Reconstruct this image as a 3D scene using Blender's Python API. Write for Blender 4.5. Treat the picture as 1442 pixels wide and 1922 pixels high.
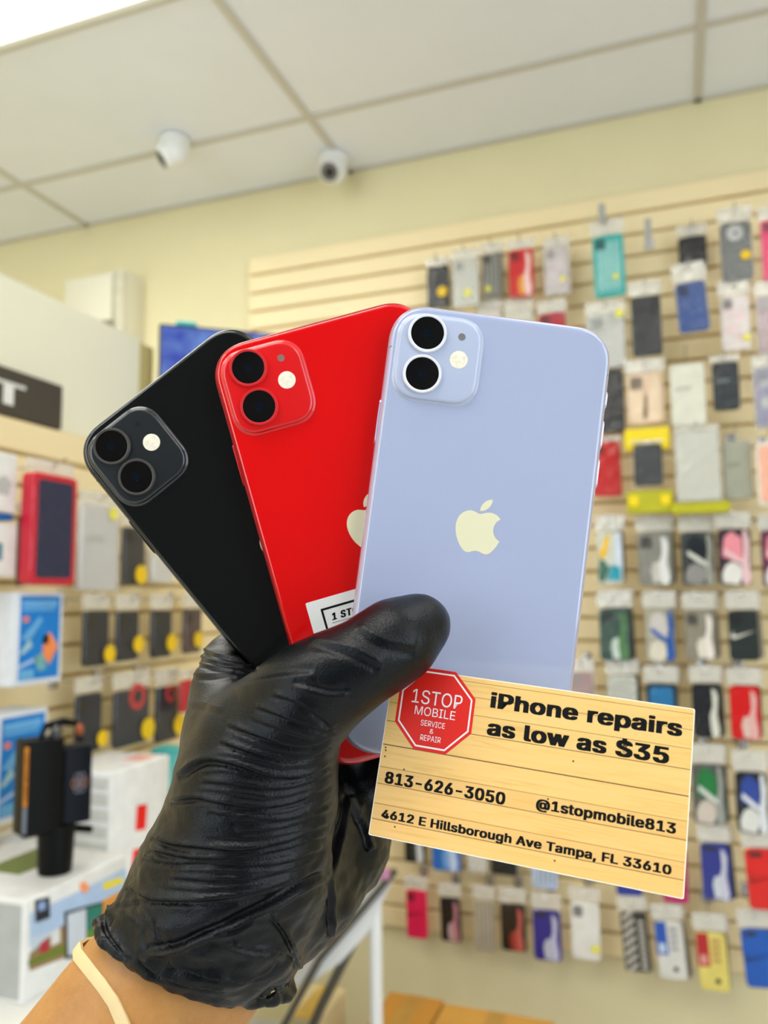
import bpy, math, random
import numpy as np
from mathutils import Matrix, Vector

for o in list(bpy.data.objects):
    bpy.data.objects.remove(o)
SC = bpy.context.scene
COL = SC.collection

# ------------------------------------------------------------------ camera
# room axes: X right along the back wall, Y towards the back wall, Z up (metres)
F, CX, CY = 1510.0, 721.0, 961.0
RW = np.array([[0.9397, -0.0464, -0.3387], [0.3417, 0.0972, 0.9348], [-0.0104, -0.9942, 0.1072]])
_u, _s, _v = np.linalg.svd(RW)
RW = _u @ _v                       # camera (right, down, forward) -> room
EYE = np.array([0.0, 0.0, 1.45])
cam_d = bpy.data.cameras.new('camera')
cam_d.sensor_fit = 'VERTICAL'
cam_d.sensor_height = 7.0
cam_d.sensor_width = 7.0
cam_d.lens = F / 1922.0 * 7.0
cam_d.clip_start = 0.01
cam_d.clip_end = 60
cam_d.dof.use_dof = True
cam_d.dof.focus_distance = 0.258
cam_d.dof.aperture_fstop = cam_d.lens / 2.55
cam = bpy.data.objects.new('camera', cam_d)
COL.objects.link(cam)
_m = Matrix.Identity(4)
for i in range(3):
    _m[i][0] = RW[i][0]; _m[i][1] = -RW[i][1]; _m[i][2] = -RW[i][2]; _m[i][3] = EYE[i]
cam.matrix_world = _m
SC.camera = cam

# ------------------------------------------------------------------ world, exposure, lights
SC.view_settings.view_transform = 'Standard'
SC.view_settings.look = 'None'
SC.view_settings.gamma = 1
SC.view_settings.exposure = -0.54
SC.view_settings.use_curve_mapping = False
W = bpy.data.worlds.new('world')
SC.world = W
W.use_nodes = True
W.node_tree.nodes['Background'].inputs[0].default_value = (0.78, 0.89, 1.0, 1)
W.node_tree.nodes['Background'].inputs[1].default_value = 5.6
LIGHTS = [  # ceiling troffers: centre x, y, power
    (-1.68, 1.36, 25), (0.74, 0.75, 11), (-0.47, -0.47, 22), (1.95, -1.08, 20), (-1.68, -1.08, 20)]
H = 3.036
for i, (x, y, p) in enumerate(LIGHTS):
    l = bpy.data.lights.new('ceiling_lamp', 'AREA')
    l.shape = 'RECTANGLE'; l.size = 1.12; l.size_y = 0.52; l.energy = p
    l.color = (1.0, 0.985, 0.95)
    o = bpy.data.objects.new('ceiling_lamp', l)
    o.location = (x, y, H - 0.03)
    COL.objects.link(o)

# ------------------------------------------------------------------ helpers
def lin(c):
    return tuple(((v / 255.0) / 12.92 if v <= 10.3 else ((v / 255.0 + 0.055) / 1.055) ** 2.4) for v in c)

_mats = {}
def mat(name, c, rough=0.5, metal=0.0, coat=0.0, noise=0.06, scale=30.0, bump=0.0, bscale=200.0, emit=0.0, spec=0.5, trans=0.0, alpha=1.0):
    """procedural principled material, c is an sRGB 0-255 colour"""
    if name in _mats:
        return _mats[name]
    m = bpy.data.materials.new(name); m.use_nodes = True
    nt = m.node_tree; b = nt.nodes['Principled BSDF']
    L = lin(c)
    tc = nt.nodes.new('ShaderNodeTexCoord')
    n = nt.nodes.new('ShaderNodeTexNoise'); n.inputs['Scale'].default_value = scale; n.inputs['Detail'].default_value = 3
    nt.links.new(tc.outputs['Object'], n.inputs['Vector'])
    r = nt.nodes.new('ShaderNodeValToRGB')
    r.color_ramp.elements[0].position = 0.3; r.color_ramp.elements[1].position = 0.7
    r.color_ramp.elements[0].color = tuple(v * (1 - noise) for v in L) + (1,)
    r.color_ramp.elements[1].color = tuple(min(1, v * (1 + noise)) for v in L) + (1,)
    nt.links.new(n.outputs['Fac'], r.inputs['Fac'])
    nt.links.new(r.outputs['Color'], b.inputs['Base Color'])
    b.inputs['Roughness'].default_value = rough
    b.inputs['Metallic'].default_value = metal
    b.inputs['Coat Weight'].default_value = coat
    b.inputs['Coat Roughness'].default_value = 0.03
    b.inputs['Specular IOR Level'].default_value = spec
    if trans: b.inputs['Transmission Weight'].default_value = trans
    if alpha < 1: b.inputs['Alpha'].default_value = alpha
    if emit:
        nt.links.new(r.outputs['Color'], b.inputs['Emission Color'])
        b.inputs['Emission Strength'].default_value = emit
    if bump:
        n2 = nt.nodes.new('ShaderNodeTexNoise'); n2.inputs['Scale'].default_value = bscale; n2.inputs['Detail'].default_value = 4
        nt.links.new(tc.outputs['Object'], n2.inputs['Vector'])
        bp = nt.nodes.new('ShaderNodeBump'); bp.inputs['Strength'].default_value = bump; bp.inputs['Distance'].default_value = 0.001
        nt.links.new(n2.outputs['Fac'], bp.inputs['Height'])
        nt.links.new(bp.outputs['Normal'], b.inputs['Normal'])
    _mats[name] = m
    return m

def pmat(c, rough=0.45, **k):
    """plain plastic / paper / print of a colour"""
    return mat('plastic_%d_%d_%d_%d' % (c[0], c[1], c[2], int(rough * 100)), c, rough, spec=.28, **k)

def clear_mat(name, tint=(235, 240, 245), milk=0.10, gloss=0.10):
    if name in _mats: return _mats[name]
    m = bpy.data.materials.new(name); m.use_nodes = True
    nt = m.node_tree
    for n in list(nt.nodes): nt.nodes.remove(n)
    out = nt.nodes.new('ShaderNodeOutputMaterial')
    tr = nt.nodes.new('ShaderNodeBsdfTransparent'); gl = nt.nodes.new('ShaderNodeBsdfGlossy'); df = nt.nodes.new('ShaderNodeBsdfDiffuse')
    gl.inputs['Roughness'].default_value = 0.12
    df.inputs['Color'].default_value = lin(tint) + (1,)
    tc = nt.nodes.new('ShaderNodeTexCoord'); no = nt.nodes.new('ShaderNodeTexNoise'); no.inputs['Scale'].default_value = 45
    nt.links.new(tc.outputs['Object'], no.inputs['Vector'])
    bp = nt.nodes.new('ShaderNodeBump'); bp.inputs['Strength'].default_value = 0.9; bp.inputs['Distance'].default_value = 0.004
    nt.links.new(no.outputs['Fac'], bp.inputs['Height']); nt.links.new(bp.outputs['Normal'], gl.inputs['Normal'])
    m1 = nt.nodes.new('ShaderNodeMixShader'); m2 = nt.nodes.new('ShaderNodeMixShader')
    m1.inputs[0].default_value = milk; m2.inputs[0].default_value = gloss
    nt.links.new(tr.outputs[0], m1.inputs[1]); nt.links.new(df.outputs[0], m1.inputs[2])
    nt.links.new(m1.outputs[0], m2.inputs[1]); nt.links.new(gl.outputs[0], m2.inputs[2])
    nt.links.new(m2.outputs[0], out.inputs['Surface'])
    _mats[name] = m
    return m

def link(name, me, m=None, parent=None, M=None, smooth=False):
    o = bpy.data.objects.new(name, me)
    COL.objects.link(o)
    if m is not None and len(me.materials) == 0: me.materials.append(m)
    if smooth:
        for p in me.polygons: p.use_smooth = True
    if parent is not None: o.parent = parent
    if M is not None: o.matrix_local = M
    return o

def mesh(name, V, Fc):
    me = bpy.data.meshes.new(name)
    me.from_pydata([tuple(map(float, v)) for v in V], [], [tuple(int(i) for i in f) for f in Fc])
    me.validate(); me.update()
    return me

def smooth_by_angle(me, deg=35):
    me.polygons.foreach_set('use_smooth', [True] * len(me.polygons))
    try:
        me.set_sharp_from_angle(angle=math.radians(deg))
    except Exception:
        pass

def tag(o, label=None, cat=None, group=None, kind=None):
    if label: o['label'] = label
    if cat: o['category'] = cat
    if group: o['group'] = group
    if kind: o['kind'] = kind
    return o

def empty(name, loc, rz=0.0, label=None, cat=None, group=None, M=None):
    o = bpy.data.objects.new(name, None); COL.objects.link(o)
    o.empty_display_size = 0.02
    if M is not None: o.matrix_world = M
    else:
        o.location = loc; o.rotation_euler = (0, 0, rz)
    return tag(o, label, cat, group)

def outline(w, h, r, n=7, e=2.0):
    r = max(0.0002, min(r, w / 2 - 1e-5, h / 2 - 1e-5)); P = []
    for cx, cy, a0 in ((w/2-r, h/2-r, 0), (-w/2+r, h/2-r, 90), (-w/2+r, -h/2+r, 180), (w/2-r, -h/2+r, 270)):
        for i in range(n + 1):
            a = math.radians(a0 + 90.0 * i / n); c, s = math.cos(a), math.sin(a)
            k = (abs(c) ** e + abs(s) ** e) ** (-1 / e)
            P.append((cx + r * c * k, cy + r * s * k))
    return P

def slab(w, h, r, prof, n=7, e=2.0, cap0=True, cap1=True, deg=35):
    """rounded rectangle lofted through (inset, z) rings, XY plane, z forward"""
    V = []; Fc = []; K = 4 * (n + 1)
    for ins, z in prof:
        for x, y in outline(w - 2 * ins, h - 2 * ins, r - ins, n, e): V.append((x, y, z))
    for j in range(len(prof) - 1):
        for i in range(K):
            a = j * K + i; b = j * K + (i + 1) % K
            Fc.append((a, b, b + K, a + K))
    if cap0: Fc.append(tuple(reversed(range(K))))
    if cap1: Fc.append(tuple(range((len(prof) - 1) * K, len(prof) * K)))
    me = mesh('slab', V, Fc)
    smooth_by_angle(me, deg)
    return me

def lathe(prof, n=24, axis='z', deg=35):
    V = []; Fc = []
    for r, z in prof:
        for i in range(n):
            a = 2 * math.pi * i / n
            V.append((r * math.cos(a), r * math.sin(a), z))
    for j in range(len(prof) - 1):
        for i in range(n):
            a = j * n + i; b = j * n + (i + 1) % n
            Fc.append((a, b, b + n, a + n))
    Fc.append(tuple(reversed(range(n)))); Fc.append(tuple(range((len(prof) - 1) * n, len(prof) * n)))
    me = mesh('lathe', V, Fc); smooth_by_angle(me, deg)
    return me

def box_mesh(x0, x1, y0, y1, z0, z1, bev=0.0):
    if bev > 0:
        me = slab(x1 - x0, y1 - y0, bev, [(bev, z0), (0, z0 + bev), (0, z1 - bev), (bev, z1)], n=2)
        me.transform(Matrix.Translation(((x0 + x1) / 2, (y0 + y1) / 2, 0)))
        return me
    V = [(x, y, z) for x in (x0, x1) for y in (y0, y1) for z in (z0, z1)]
    return mesh('box', V, [(0, 1, 3, 2), (4, 6, 7, 5), (0, 4, 5, 1), (2, 3, 7, 6), (0, 2, 6, 4), (1, 5, 7, 3)])

def tube(pts, r, n=8, closed=False):
    pts = [Vector(p) for p in pts]; V = []; Fc = []
    m = len(pts); rr = r if hasattr(r, '__len__') else [r] * m
    up = None
    for i, p in enumerate(pts):
        if closed: d = (pts[(i + 1) % m] - pts[i - 1]).normalized()
        else: d = (pts[min(i + 1, m - 1)] - pts[max(i - 1, 0)]).normalized()
        if up is None: up = Vector((0, 0, 1)) if abs(d.z) < 0.9 else Vector((1, 0, 0))
        a = (up - d * up.dot(d)).normalized(); b = d.cross(a); up = a
        for k in range(n):
            t = 2 * math.pi * k / n
            V.append(p + (a * math.cos(t) + b * math.sin(t)) * rr[i])
    for i in range(m - 1 + (1 if closed else 0)):
        for k in range(n):
            j = (i + 1) % m
            Fc.append((i * n + k, i * n + (k + 1) % n, j * n + (k + 1) % n, j * n + k))
    if not closed:
        Fc.append(tuple(reversed(range(n)))); Fc.append(tuple(range((m - 1) * n, m * n)))
    me = mesh('tube', V, Fc); smooth_by_angle(me, 50)
    return me

def poly(pts, t=0.0004):
    """thin prism in the XY plane; z from 0 to t. pts ccw or cw"""
    A = sum(pts[i][0] * pts[(i + 1) % len(pts)][1] - pts[(i + 1) % len(pts)][0] * pts[i][1] for i in range(len(pts)))
    if A < 0: pts = list(reversed(pts))
    k = len(pts)
    V = [(x, y, 0) for x, y in pts] + [(x, y, t) for x, y in pts]
    Fc = [tuple(reversed(range(k))), tuple(range(k, 2 * k))] + [(i, (i + 1) % k, k + (i + 1) % k, k + i) for i in range(k)]
    return mesh('poly', V, Fc)

def curve_shape(loops, t):
    """filled 2-D curve (handles concave shapes and holes) turned into a mesh of thickness t"""
    cu = bpy.data.curves.new('shape', 'CURVE'); cu.dimensions = '2D'; cu.fill_mode = 'BOTH'; cu.extrude = t / 2
    for lp in loops:
        s = cu.splines.new('POLY'); s.points.add(len(lp) - 1)
        for p, (x, y) in zip(s.points, lp): p.co = (x, y, 0, 1)
        s.use_cyclic_u = True
    return bake(cu, t / 2)

def bake(cu, dz=0.0):
    ob = bpy.data.objects.new('tmp', cu); COL.objects.link(ob)
    dg = bpy.context.evaluated_depsgraph_get(); dg.update()
    me = bpy.data.meshes.new_from_object(ob.evaluated_get(dg), depsgraph=dg)
    bpy.data.objects.remove(ob); bpy.data.curves.remove(cu)
    if dz: me.transform(Matrix.Translation((0, 0, dz)))
    return me

try:
    import os
    FONT = bpy.data.fonts.load(os.path.join(bpy.utils.system_resource('DATAFILES'), 'fonts', 'Inter.woff2'))
except Exception:
    FONT = None
def text_mesh(s, x0, x1, y0, cap, bold=0.0, t=0.00005, shear=0.0, spacing=1.0):
    """lettering fitted between x0 and x1 on the baseline y0 with cap height cap; bold = stroke gain as a share of the type size"""
    def raw(body):
        cu = bpy.data.curves.new('text', 'FONT'); cu.body = body; cu.font = FONT or cu.font; cu.size = 1.0
        cu.shear = shear; cu.space_character = spacing + max(bold, 0) * 1.5; cu.resolution_u = 3
        return bake(cu)
    hm = raw('H'); ys = [v.co.y for v in hm.vertices]; capu = max(ys) - min(ys) + 2 * bold; ylo = min(ys) - bold
    bpy.data.meshes.remove(hm)
    me = raw(s)
    base = [v.co.copy() for v in me.vertices]; polys = [tuple(p.vertices) for p in me.polygons]
    sh = [(0, 0)] if bold <= 0 else [(bold * 1.25 * i, bold * .5 * j) for i in (-1, -.33, .33, 1) for j in (-1, 1)]
    xs = [v.x for v in base]; a, b = min(xs) - bold * 1.25, max(xs) + bold * 1.25
    sx = (x1 - x0) / (b - a); sy = cap / capu
    V = []; Fc = []
    for j, (dx, dy) in enumerate(sh):
        o = len(V)
        V += [((v.x + dx - a) * sx + x0, (v.y + dy - ylo) * sy + y0, t + j * abs(t) * .004) for v in base]
        Fc += [tuple(i + o for i in p) for p in polys]
    return mesh('lettering', V, Fc)

def svg(path, seg=6):
    import re
    tk = re.findall(r'[A-Za-z]|-?\d*\.\d+|-?\d+', path); i = 0; loops = []; cur = (0, 0); lp = []; cmd = None
    def num():
        nonlocal i
        v = float(tk[i]); i += 1; return v
    while i < len(tk):
        if tk[i].isalpha():
            cmd = tk[i]; i += 1
            if cmd in 'zZ':
                loops.append(lp); cur = lp[0]; lp = []; continue
        rel = cmd.islower(); bx, by = cur if rel else (0, 0); c = cmd.lower()
        if c == 'm': cur = (bx + num(), by + num()); lp = [cur]; cmd = 'l' if rel else 'L'
        elif c == 'l': cur = (bx + num(), by + num()); lp.append(cur)
        elif c == 'h': cur = (bx + num(), cur[1]); lp.append(cur)
        elif c == 'v': cur = (cur[0], by + num()); lp.append(cur)
        elif c in 'cs':
            if c == 'c': p1 = (bx + num(), by + num())
            else: p1 = (2 * cur[0] - last[0], 2 * cur[1] - last[1])
            p2 = (bx + num(), by + num()); p3 = (bx + num(), by + num())
            for k in range(1, seg + 1):
                t = k / seg; a, b, cc, d = (1-t)**3, 3*t*(1-t)**2, 3*t*t*(1-t), t**3
                lp.append((a*cur[0]+b*p1[0]+cc*p2[0]+d*p3[0], a*cur[1]+b*p1[1]+cc*p2[1]+d*p3[1]))
            cur = p3; last = p2
    return loops

FRUIT = svg("M12.152 6.896c-.948 0-2.415-1.078-3.96-1.04-2.04.027-3.91 1.183-4.961 3.014-2.117 3.675-.546 9.103 1.519 12.09 1.013 1.454 2.208 3.09 3.792 3.039 1.52-.065 2.09-.987 3.935-.987 1.831 0 2.35.987 3.96.948 1.637-.026 2.676-1.48 3.676-2.948 1.156-1.688 1.636-3.325 1.662-3.415-.039-.013-3.182-1.221-3.22-4.857-.026-3.04 2.48-4.494 2.597-4.559-1.429-2.09-3.623-2.324-4.39-2.376-2-.156-3.675 1.09-4.61 1.09z M15.53 3.83c.843-1.012 1.4-2.427 1.245-3.83-1.207.052-2.662.805-3.532 1.818-.78.896-1.454 2.338-1.273 3.714 1.338.104 2.715-.688 3.559-1.701z", 8)
TICK = svg("M24 7.8L6.442 15.276c-1.456 .616-2.679 .925-3.668 .925-1.12 0-1.933-.392-2.437-1.177-.317-.504-.41-1.143-.28-1.918 .13-.775 .476-1.6 1.036-2.478 .467-.71 1.232-1.643 2.297-2.8-.39 .58-.65 1.2-.784 1.848-.28 1.195-.028 2.072 .756 2.632 .373 .261 .886 .392 1.54 .392 .522 0 1.11-.084 1.764-.252L24 7.8z", 5)

def ray(px, py):
    return RW @ np.array([(px - CX) / F, (py - CY) / F, 1.0])
def on(px, py, ax, val):
    """point of the room plane axis=val seen in that direction from the viewpoint"""
    d = ray(px, py); t = (val - EYE[ax]) / d[ax]
    return EYE + t * d
def cam2room(p):
    return EYE + RW @ np.asarray(p, float)

def flat_on(pts_px, ax, val, t=0.0006, name='printed_panel', m=None, parent=None):
    """thin flat print lying on the room plane axis=val, raised t towards the room"""
    P = [on(x, y, ax, val) for x, y in pts_px]
    sgn = -1 if ax == 1 else 1
    nrm = np.zeros(3); nrm[ax] = sgn * t
    k = len(P); V = list(P) + [p + nrm for p in P]
    Fc = [tuple(range(k)), tuple(range(k, 2 * k))] + [(i, (i + 1) % k, k + (i + 1) % k, k + i) for i in range(k)]
    V = [v - nrm * 0.2 for v in V]
    me = mesh(name, V, Fc)
    import bmesh
    bm = bmesh.new(); bm.from_mesh(me); bmesh.ops.recalc_face_normals(bm, faces=bm.faces); bm.to_mesh(me); bm.free()
    o = link(name, me, m)
    if parent is not None:
        o.parent = parent
        o.matrix_parent_inverse = parent.matrix_basis.inverted()
    return o
#PART2
# ------------------------------------------------------------------ room shell
D = 2.65; LX = -1.40
WALLC = mat('wall_paint', (235, 224, 180), 0.75, noise=0.015, scale=6, bump=0.15, bscale=300)
CEILC = mat('ceiling_tile_board', (240, 243, 250), 0.85, noise=0.012, scale=5, bump=0.4, bscale=180)
BARC = mat('ceiling_grid_enamel', (206, 202, 192), 0.5, noise=0.01)
SLATC = mat('slat_wood_laminate', (250, 230, 182), 0.45, noise=0.025, scale=3)
GROOVE = mat('slat_groove', (196, 168, 104), 0.6, noise=0.05)
PARTC = mat('partition_paint', (240, 237, 214), 0.7, noise=0.01, scale=5)
FLOORC = mat('floor_vinyl', (206, 204, 200), 0.45, noise=0.06, scale=4)
def struct(name, me, m):
    return tag(link(name, me, m), kind='structure')
struct('floor', box_mesh(-3.4, 3.4, -3.5, D, -0.05, 0), FLOORC)
struct('wall_back', box_mesh(-3.4, 3.4, D, D + 0.1, 0, H + 0.12), WALLC)
struct('wall_left', box_mesh(-3.5, -3.4, -3.5, D, 0, H + 0.12), WALLC)
struct('wall_right', box_mesh(3.4, 3.5, .4, D, 0, H + 0.12), WALLC)
struct('wall_right', box_mesh(3.4, 3.5, -2.9, .4, 0, .7), WALLC)  # low wall under an added daylight opening, out of view
FRONTC = mat('added_wall_dark_paint', (58, 54, 50), 0.7, noise=0.08, scale=3)
struct('wall_added_dark', box_mesh(-1.05, 3.4, -2.95, -2.85, 0, H + 0.12), FRONTC)  # unseen dark wall, added so the phone backs reflect something dark
struct('trim_added_sill', box_mesh(-3.4, -1.05, -2.95, -2.85, 0, .5), FRONTC)  # sill below an added, unseen opening that lets daylight in
ceil = struct('ceiling', box_mesh(-3.4, 3.4, -3.5, D, H + 0.06, H + 0.12), BARC)
GX = [-3.4, -2.285, -1.075, 0.135, 1.345, 2.555, 3.4]
GY = [D, 2.28, 1.665, 1.055, 0.445, -0.165, -0.775, -1.385, -1.995, -2.605, -3.215, -3.5]
cells = {}
lit = {(1, 2), (3, 3), (2, 5), (4, 6), (1, 6)}
for i in range(len(GX) - 1):
    for j in range(len(GY) - 1):
        if (i, j) in lit: continue
        x0, x1, y1, y0 = GX[i], GX[i + 1], GY[j], GY[j + 1]
        key = (round(x1 - x0, 3), round(y1 - y0, 3))
        if key not in cells:
            cells[key] = box_mesh(-key[0] / 2 + .010, key[0] / 2 - .010, -key[1] / 2 + .010, key[1] / 2 - .010, 0, 0.015, 0.003)
        o = link('ceiling_tile', cells[key], CEILC, ceil)
        o.location = ((x0 + x1) / 2, (y0 + y1) / 2, H + 0.004)
for x in GX[1:-1]:
    link('grid_bar', box_mesh(x - .013, x + .013, -3.5, D, H - .002, H + .030, .001), BARC, ceil)
for y in GY[1:-1]:
    link('grid_bar', box_mesh(-3.4, 3.4, y - .013, y + .013, H - .0015, H + .0295, .001), BARC, ceil)
link('wall_angle', box_mesh(-3.4, 3.4, D - .022, D, H - .002, H + .03, .001), BARC, ceil)
LT = ['bright white ceiling light panel at the upper left corner of the view', 'ceiling light panel over the right-hand display wall',
      'ceiling light panel above the viewer', 'rear right ceiling light panel near the shop front', 'rear left ceiling light panel near the shop front']
FRM = mat('troffer_frame', (240, 240, 236), 0.4, noise=0.01)
DIF = mat('light_diffuser', (255, 253, 246), 0.5, noise=0.0, emit=3.0)
fm = None
for (x, y, p), lb in zip(LIGHTS, LT):
    t = empty('ceiling_light', (x, y, H), 0, lb, 'light', 'ceiling light panels')
    if fm is None:
        dm = box_mesh(-.57, .57, -.27, .27, -.012, .0, .002)
        fl = [box_mesh(-.592, .592, -.292, -.27, -.014, .03, .002), box_mesh(-.592, .592, .27, .292, -.014, .03, .002),
              box_mesh(-.592, -.57, -.27, .27, -.014, .03, .002), box_mesh(.57, .592, -.27, .27, -.014, .03, .002)]
        fm = True
    for f_ in fl: link('frame', f_, FRM, t)
    link('diffuser', dm, DIF, t)

# slatwall on the back wall (boards are parts)
def slatwall(name, lab, axis, a0, a1, zs, base, sgn):
    root = empty(name, (0, 0, 0), 0, lab, 'display wall')
    z0, z1 = zs[0], zs[-1]
    if axis == 1:
        link('backing', box_mesh(a0, a1, base - .012, base - .0005, z0, z1), GROOVE, root)
    else:
        link('backing', box_mesh(base + .0005, base + .012, a0, a1, z0, z1), GROOVE, root)
    cache = {}
    for k in range(len(zs) - 1):
        h = round(zs[k + 1] - zs[k], 4)
        if h not in cache:
            g = 0.0045
            prof = [(0, g), (-.0, g + .002), (0, h - g - .003), (0, h - g)]
            # cross-section: front face, rounded lips, T-groove undercut
            cs = [(0, g), (.010, g), (.0135, g + .003), (.0135, h - g - .003), (.010, h - g), (0, h - g)]
            V = []; Fc = []
            for e in (a0, a1):
                for d, z in cs:
                    V.append((e, base - .012 - d, z) if axis == 1 else (base + .012 + d, e, z))
            n = len(cs)
            for i in range(n):
                q = (i, (i + 1) % n, n + (i + 1) % n, n + i)
                Fc.append(q if axis == 1 else tuple(reversed(q)))
            Fc.append(tuple(range(n)) if axis != 1 else tuple(reversed(range(n))))
            Fc.append(tuple(range(n, 2 * n)) if axis == 1 else tuple(reversed(range(n, 2 * n))))
            cache[h] = mesh('slat', V, Fc)
        o = link('slat', cache[h], SLATC, root); o.location = (0, 0, zs[k])
    return root
ZB = [2.689 - 0.0725 * k for k in range(33)][::-1] + [2.762]
slatwall('slatwall_panel', 'cream grooved slatwall covering the back wall, hung with phone cases', 1, -1.49, 3.2, ZB, D, -1)
ZL = [1.783 - 0.0725 * k for k in range(13)][::-1] + [1.862]

# left partition: half-height wall carrying the left slatwall
PT = 2.187
part = struct('wall_partition', box_mesh(LX - 0.12, LX, -1.2, 1.848, 0, PT), PARTC)
struct('partition_strip', box_mesh(LX - 0.12, LX - 0.002, 1.848, 1.915, 0, PT - .004, .003), mat('partition_end_strip', (196, 180, 120), 0.6, noise=.02))  # darker olive strip at the far end of the partition
slatwall('slatwall_panel', 'grooved cream slatwall on the left partition below the dark sign', 0, -1.1, 1.846, ZL, LX, 1)

ext = struct('wall_partition', box_mesh(LX - 0.12, LX, 1.916, 2.45, 0, 1.72), PARTC)
ZL2 = [z for z in ZL if z < 1.70]
slatwall('slatwall_panel', 'far end of the left slatwall, seen between the black phone and the glove', 0, 1.848, 2.44, ZL2, LX, 1)

# dark sign with white lettering on the partition
SIGN = mat('sign_charcoal', (72, 66, 56), 0.6, noise=.03)
s = empty('wall_sign', (LX, 1.2, 1.90), 0, 'dark charcoal sign with white letters on the left partition', 'sign')
bd = link('sign_board', box_mesh(.001, .018, -.6, .332, -.036, .072, .002), SIGN, s)
tm = text_mesh('SMART', -.34, .214, 0, .055, bold=.03)
tm.transform(Matrix(((0, 0, 1, .0186), (1, 0, 0, 0), (0, 1, 0, -.013), (0, 0, 0, 1))))
link('lettering', tm, pmat((235, 235, 230), .5), s)

# ------------------------------------------------------------------ things on walls and ceiling
WHT = mat('white_enamel', (238, 238, 236), 0.35, noise=0.01)
BLK = mat('black_plastic', (18, 18, 20), 0.25, noise=0.05)
def dome_camera(x, y, yaw, lab):
    t = empty('security_camera', (x, y, H), math.radians(yaw), lab, 'camera', 'dome security cameras')
    link('mount_base', lathe([(.052, .0), (.055, -.006), (.055, -.020), (.050, -.026)], 32), WHT, t)
    sh = lathe([(.049, -.024), (.050, -.050), (.047, -.066), (.038, -.082), (.022, -.094), (.006, -.098)], 32, deg=60)
    link('housing', sh, WHT, t)
    Mt = Matrix.Translation((0, -.012, -.055)) @ Matrix.Rotation(math.radians(-52), 4, 'X')
    eb = link('eyeball', lathe([(.046, .0), (.046, -.022), (.042, -.036), (.034, -.041), (.0335, -.036)], 32, deg=45), WHT, t, Mt)
    link('face_plate', lathe([(.033, -.035), (.033, -.0385), (.018, -.0395), (.0175, -.036)], 28), mat('camera_face', (120, 118, 112), .4), eb)
    link('lens', lathe([(.017, -.036), (.017, -.0405), (.010, -.043), (.003, -.044)], 24, deg=60), BLK, eb)
    return t
c1 = on(328, 262, 2, H); c2 = on(630, 300, 2, H)
dome_camera(c1[0], c1[1], -52, 'white dome security camera on the ceiling grid, turned to the left')
dome_camera(c2[0], c2[1] - .02, 4, 'white dome security camera at the ceiling edge, dark lens facing the viewer')

# wall cabinet at the far left of the back wall
cb = D - .13
A = on(122, 520, 1, cb); B = on(226, 500, 1, cb)
xa, xb = A[0], B[0]; zt = (A[2] + B[2]) / 2 - .0
t = empty('wall_cabinet', ((xa + xb) / 2, D, zt - .75), 0, 'pale grey wall cabinet with a small latch on the back wall, upper left', 'cabinet')
CABC = mat('cabinet_paint', (232, 226, 204), .5, noise=.01)
w_ = (xb - xa)
link('cabinet_body', box_mesh(-w_/2, w_/2 + .02, -.115, -.002, 0, .74, .003), CABC, t)
dr = link('cabinet_door', box_mesh(-w_/2 + .004, w_/2 - .035, -.133, -.117, .006, .734, .003), CABC, t)
link('door_frame', box_mesh(w_/2 - .028, w_/2 + .018, -.130, -.117, .002, .738, .002), mat('cabinet_frame', (216, 210, 186), .5), t)
link('latch', box_mesh(w_/2 - .075, w_/2 - .025, -.146, -.134, .50, .535, .003), mat('dull_steel', (150, 142, 120), .35, metal=.6), dr)

# television on an arm, standing off the back wall
def cvp(px, py, Z): return cam2room(((px - CX) / F * Z, (py - CY) / F * Z, Z))
P1 = cvp(299, 602, 2.30); P2 = cvp(566, 634, 2.42)
ux = Vector((P2[0] - P1[0], P2[1] - P1[1], 0)); wd = ux.length; yaw = math.atan2(ux.y, ux.x)
hh = .30; ztop = (P1[2] + P2[2]) / 2
t = empty('television', (P1[0] + ux.x / 2, P1[1] + ux.y / 2, ztop - hh), yaw, 'flat television with a blue picture, on the back wall behind the black phone', 'television')
link('bezel', box_mesh(-wd/2, wd/2, 0, .035, 0, hh, .004), BLK, t)
SCR = bpy.data.materials.new('screen_picture'); SCR.use_nodes = True
nt = SCR.node_tree; b = nt.nodes['Principled BSDF']
tc = nt.nodes.new('ShaderNodeTexCoord'); no = nt.nodes.new('ShaderNodeTexNoise'); no.inputs['Scale'].default_value = 16; no.inputs['Detail'].default_value = 6
cr = nt.nodes.new('ShaderNodeValToRGB'); cr.color_ramp.elements[0].position = .38; cr.color_ramp.elements[1].position = .66
cr.color_ramp.elements[0].color = lin((28, 66, 210)) + (1,); cr.color_ramp.elements[1].color = lin((120, 165, 250)) + (1,)
nt.links.new(tc.outputs['Object'], no.inputs['Vector']); nt.links.new(no.outputs['Fac'], cr.inputs['Fac'])
nt.links.new(cr.outputs['Color'], b.inputs['Emission Color']); b.inputs['Emission Strength'].default_value = .85
b.inputs['Base Color'].default_value = (.01, .01, .02, 1); b.inputs['Roughness'].default_value = .2
link('screen', box_mesh(-wd/2 + .007, wd/2 - .007, -.0012, -.0002, .010, hh - .007), SCR, t)
link('wall_arm', box_mesh(-.03, .03, .035, D - (P1[1] + P2[1]) / 2 - .035, hh/2 - .03, hh/2 + .03, .004), BLK, t)
g = on(348, 596, 1, D - .2)
t2 = empty('media_box', (P1[0] + ux.x * .17, P1[1] + ux.y * .17 + .01, ztop), yaw, 'small teal streaming box on top of the television', 'device')
link('box_shell', slab(.06, .03, .008, [(.002, 0), (0, .002), (0, .008), (.002, .010)]), pmat((70, 190, 190), .4), t2)

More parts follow.
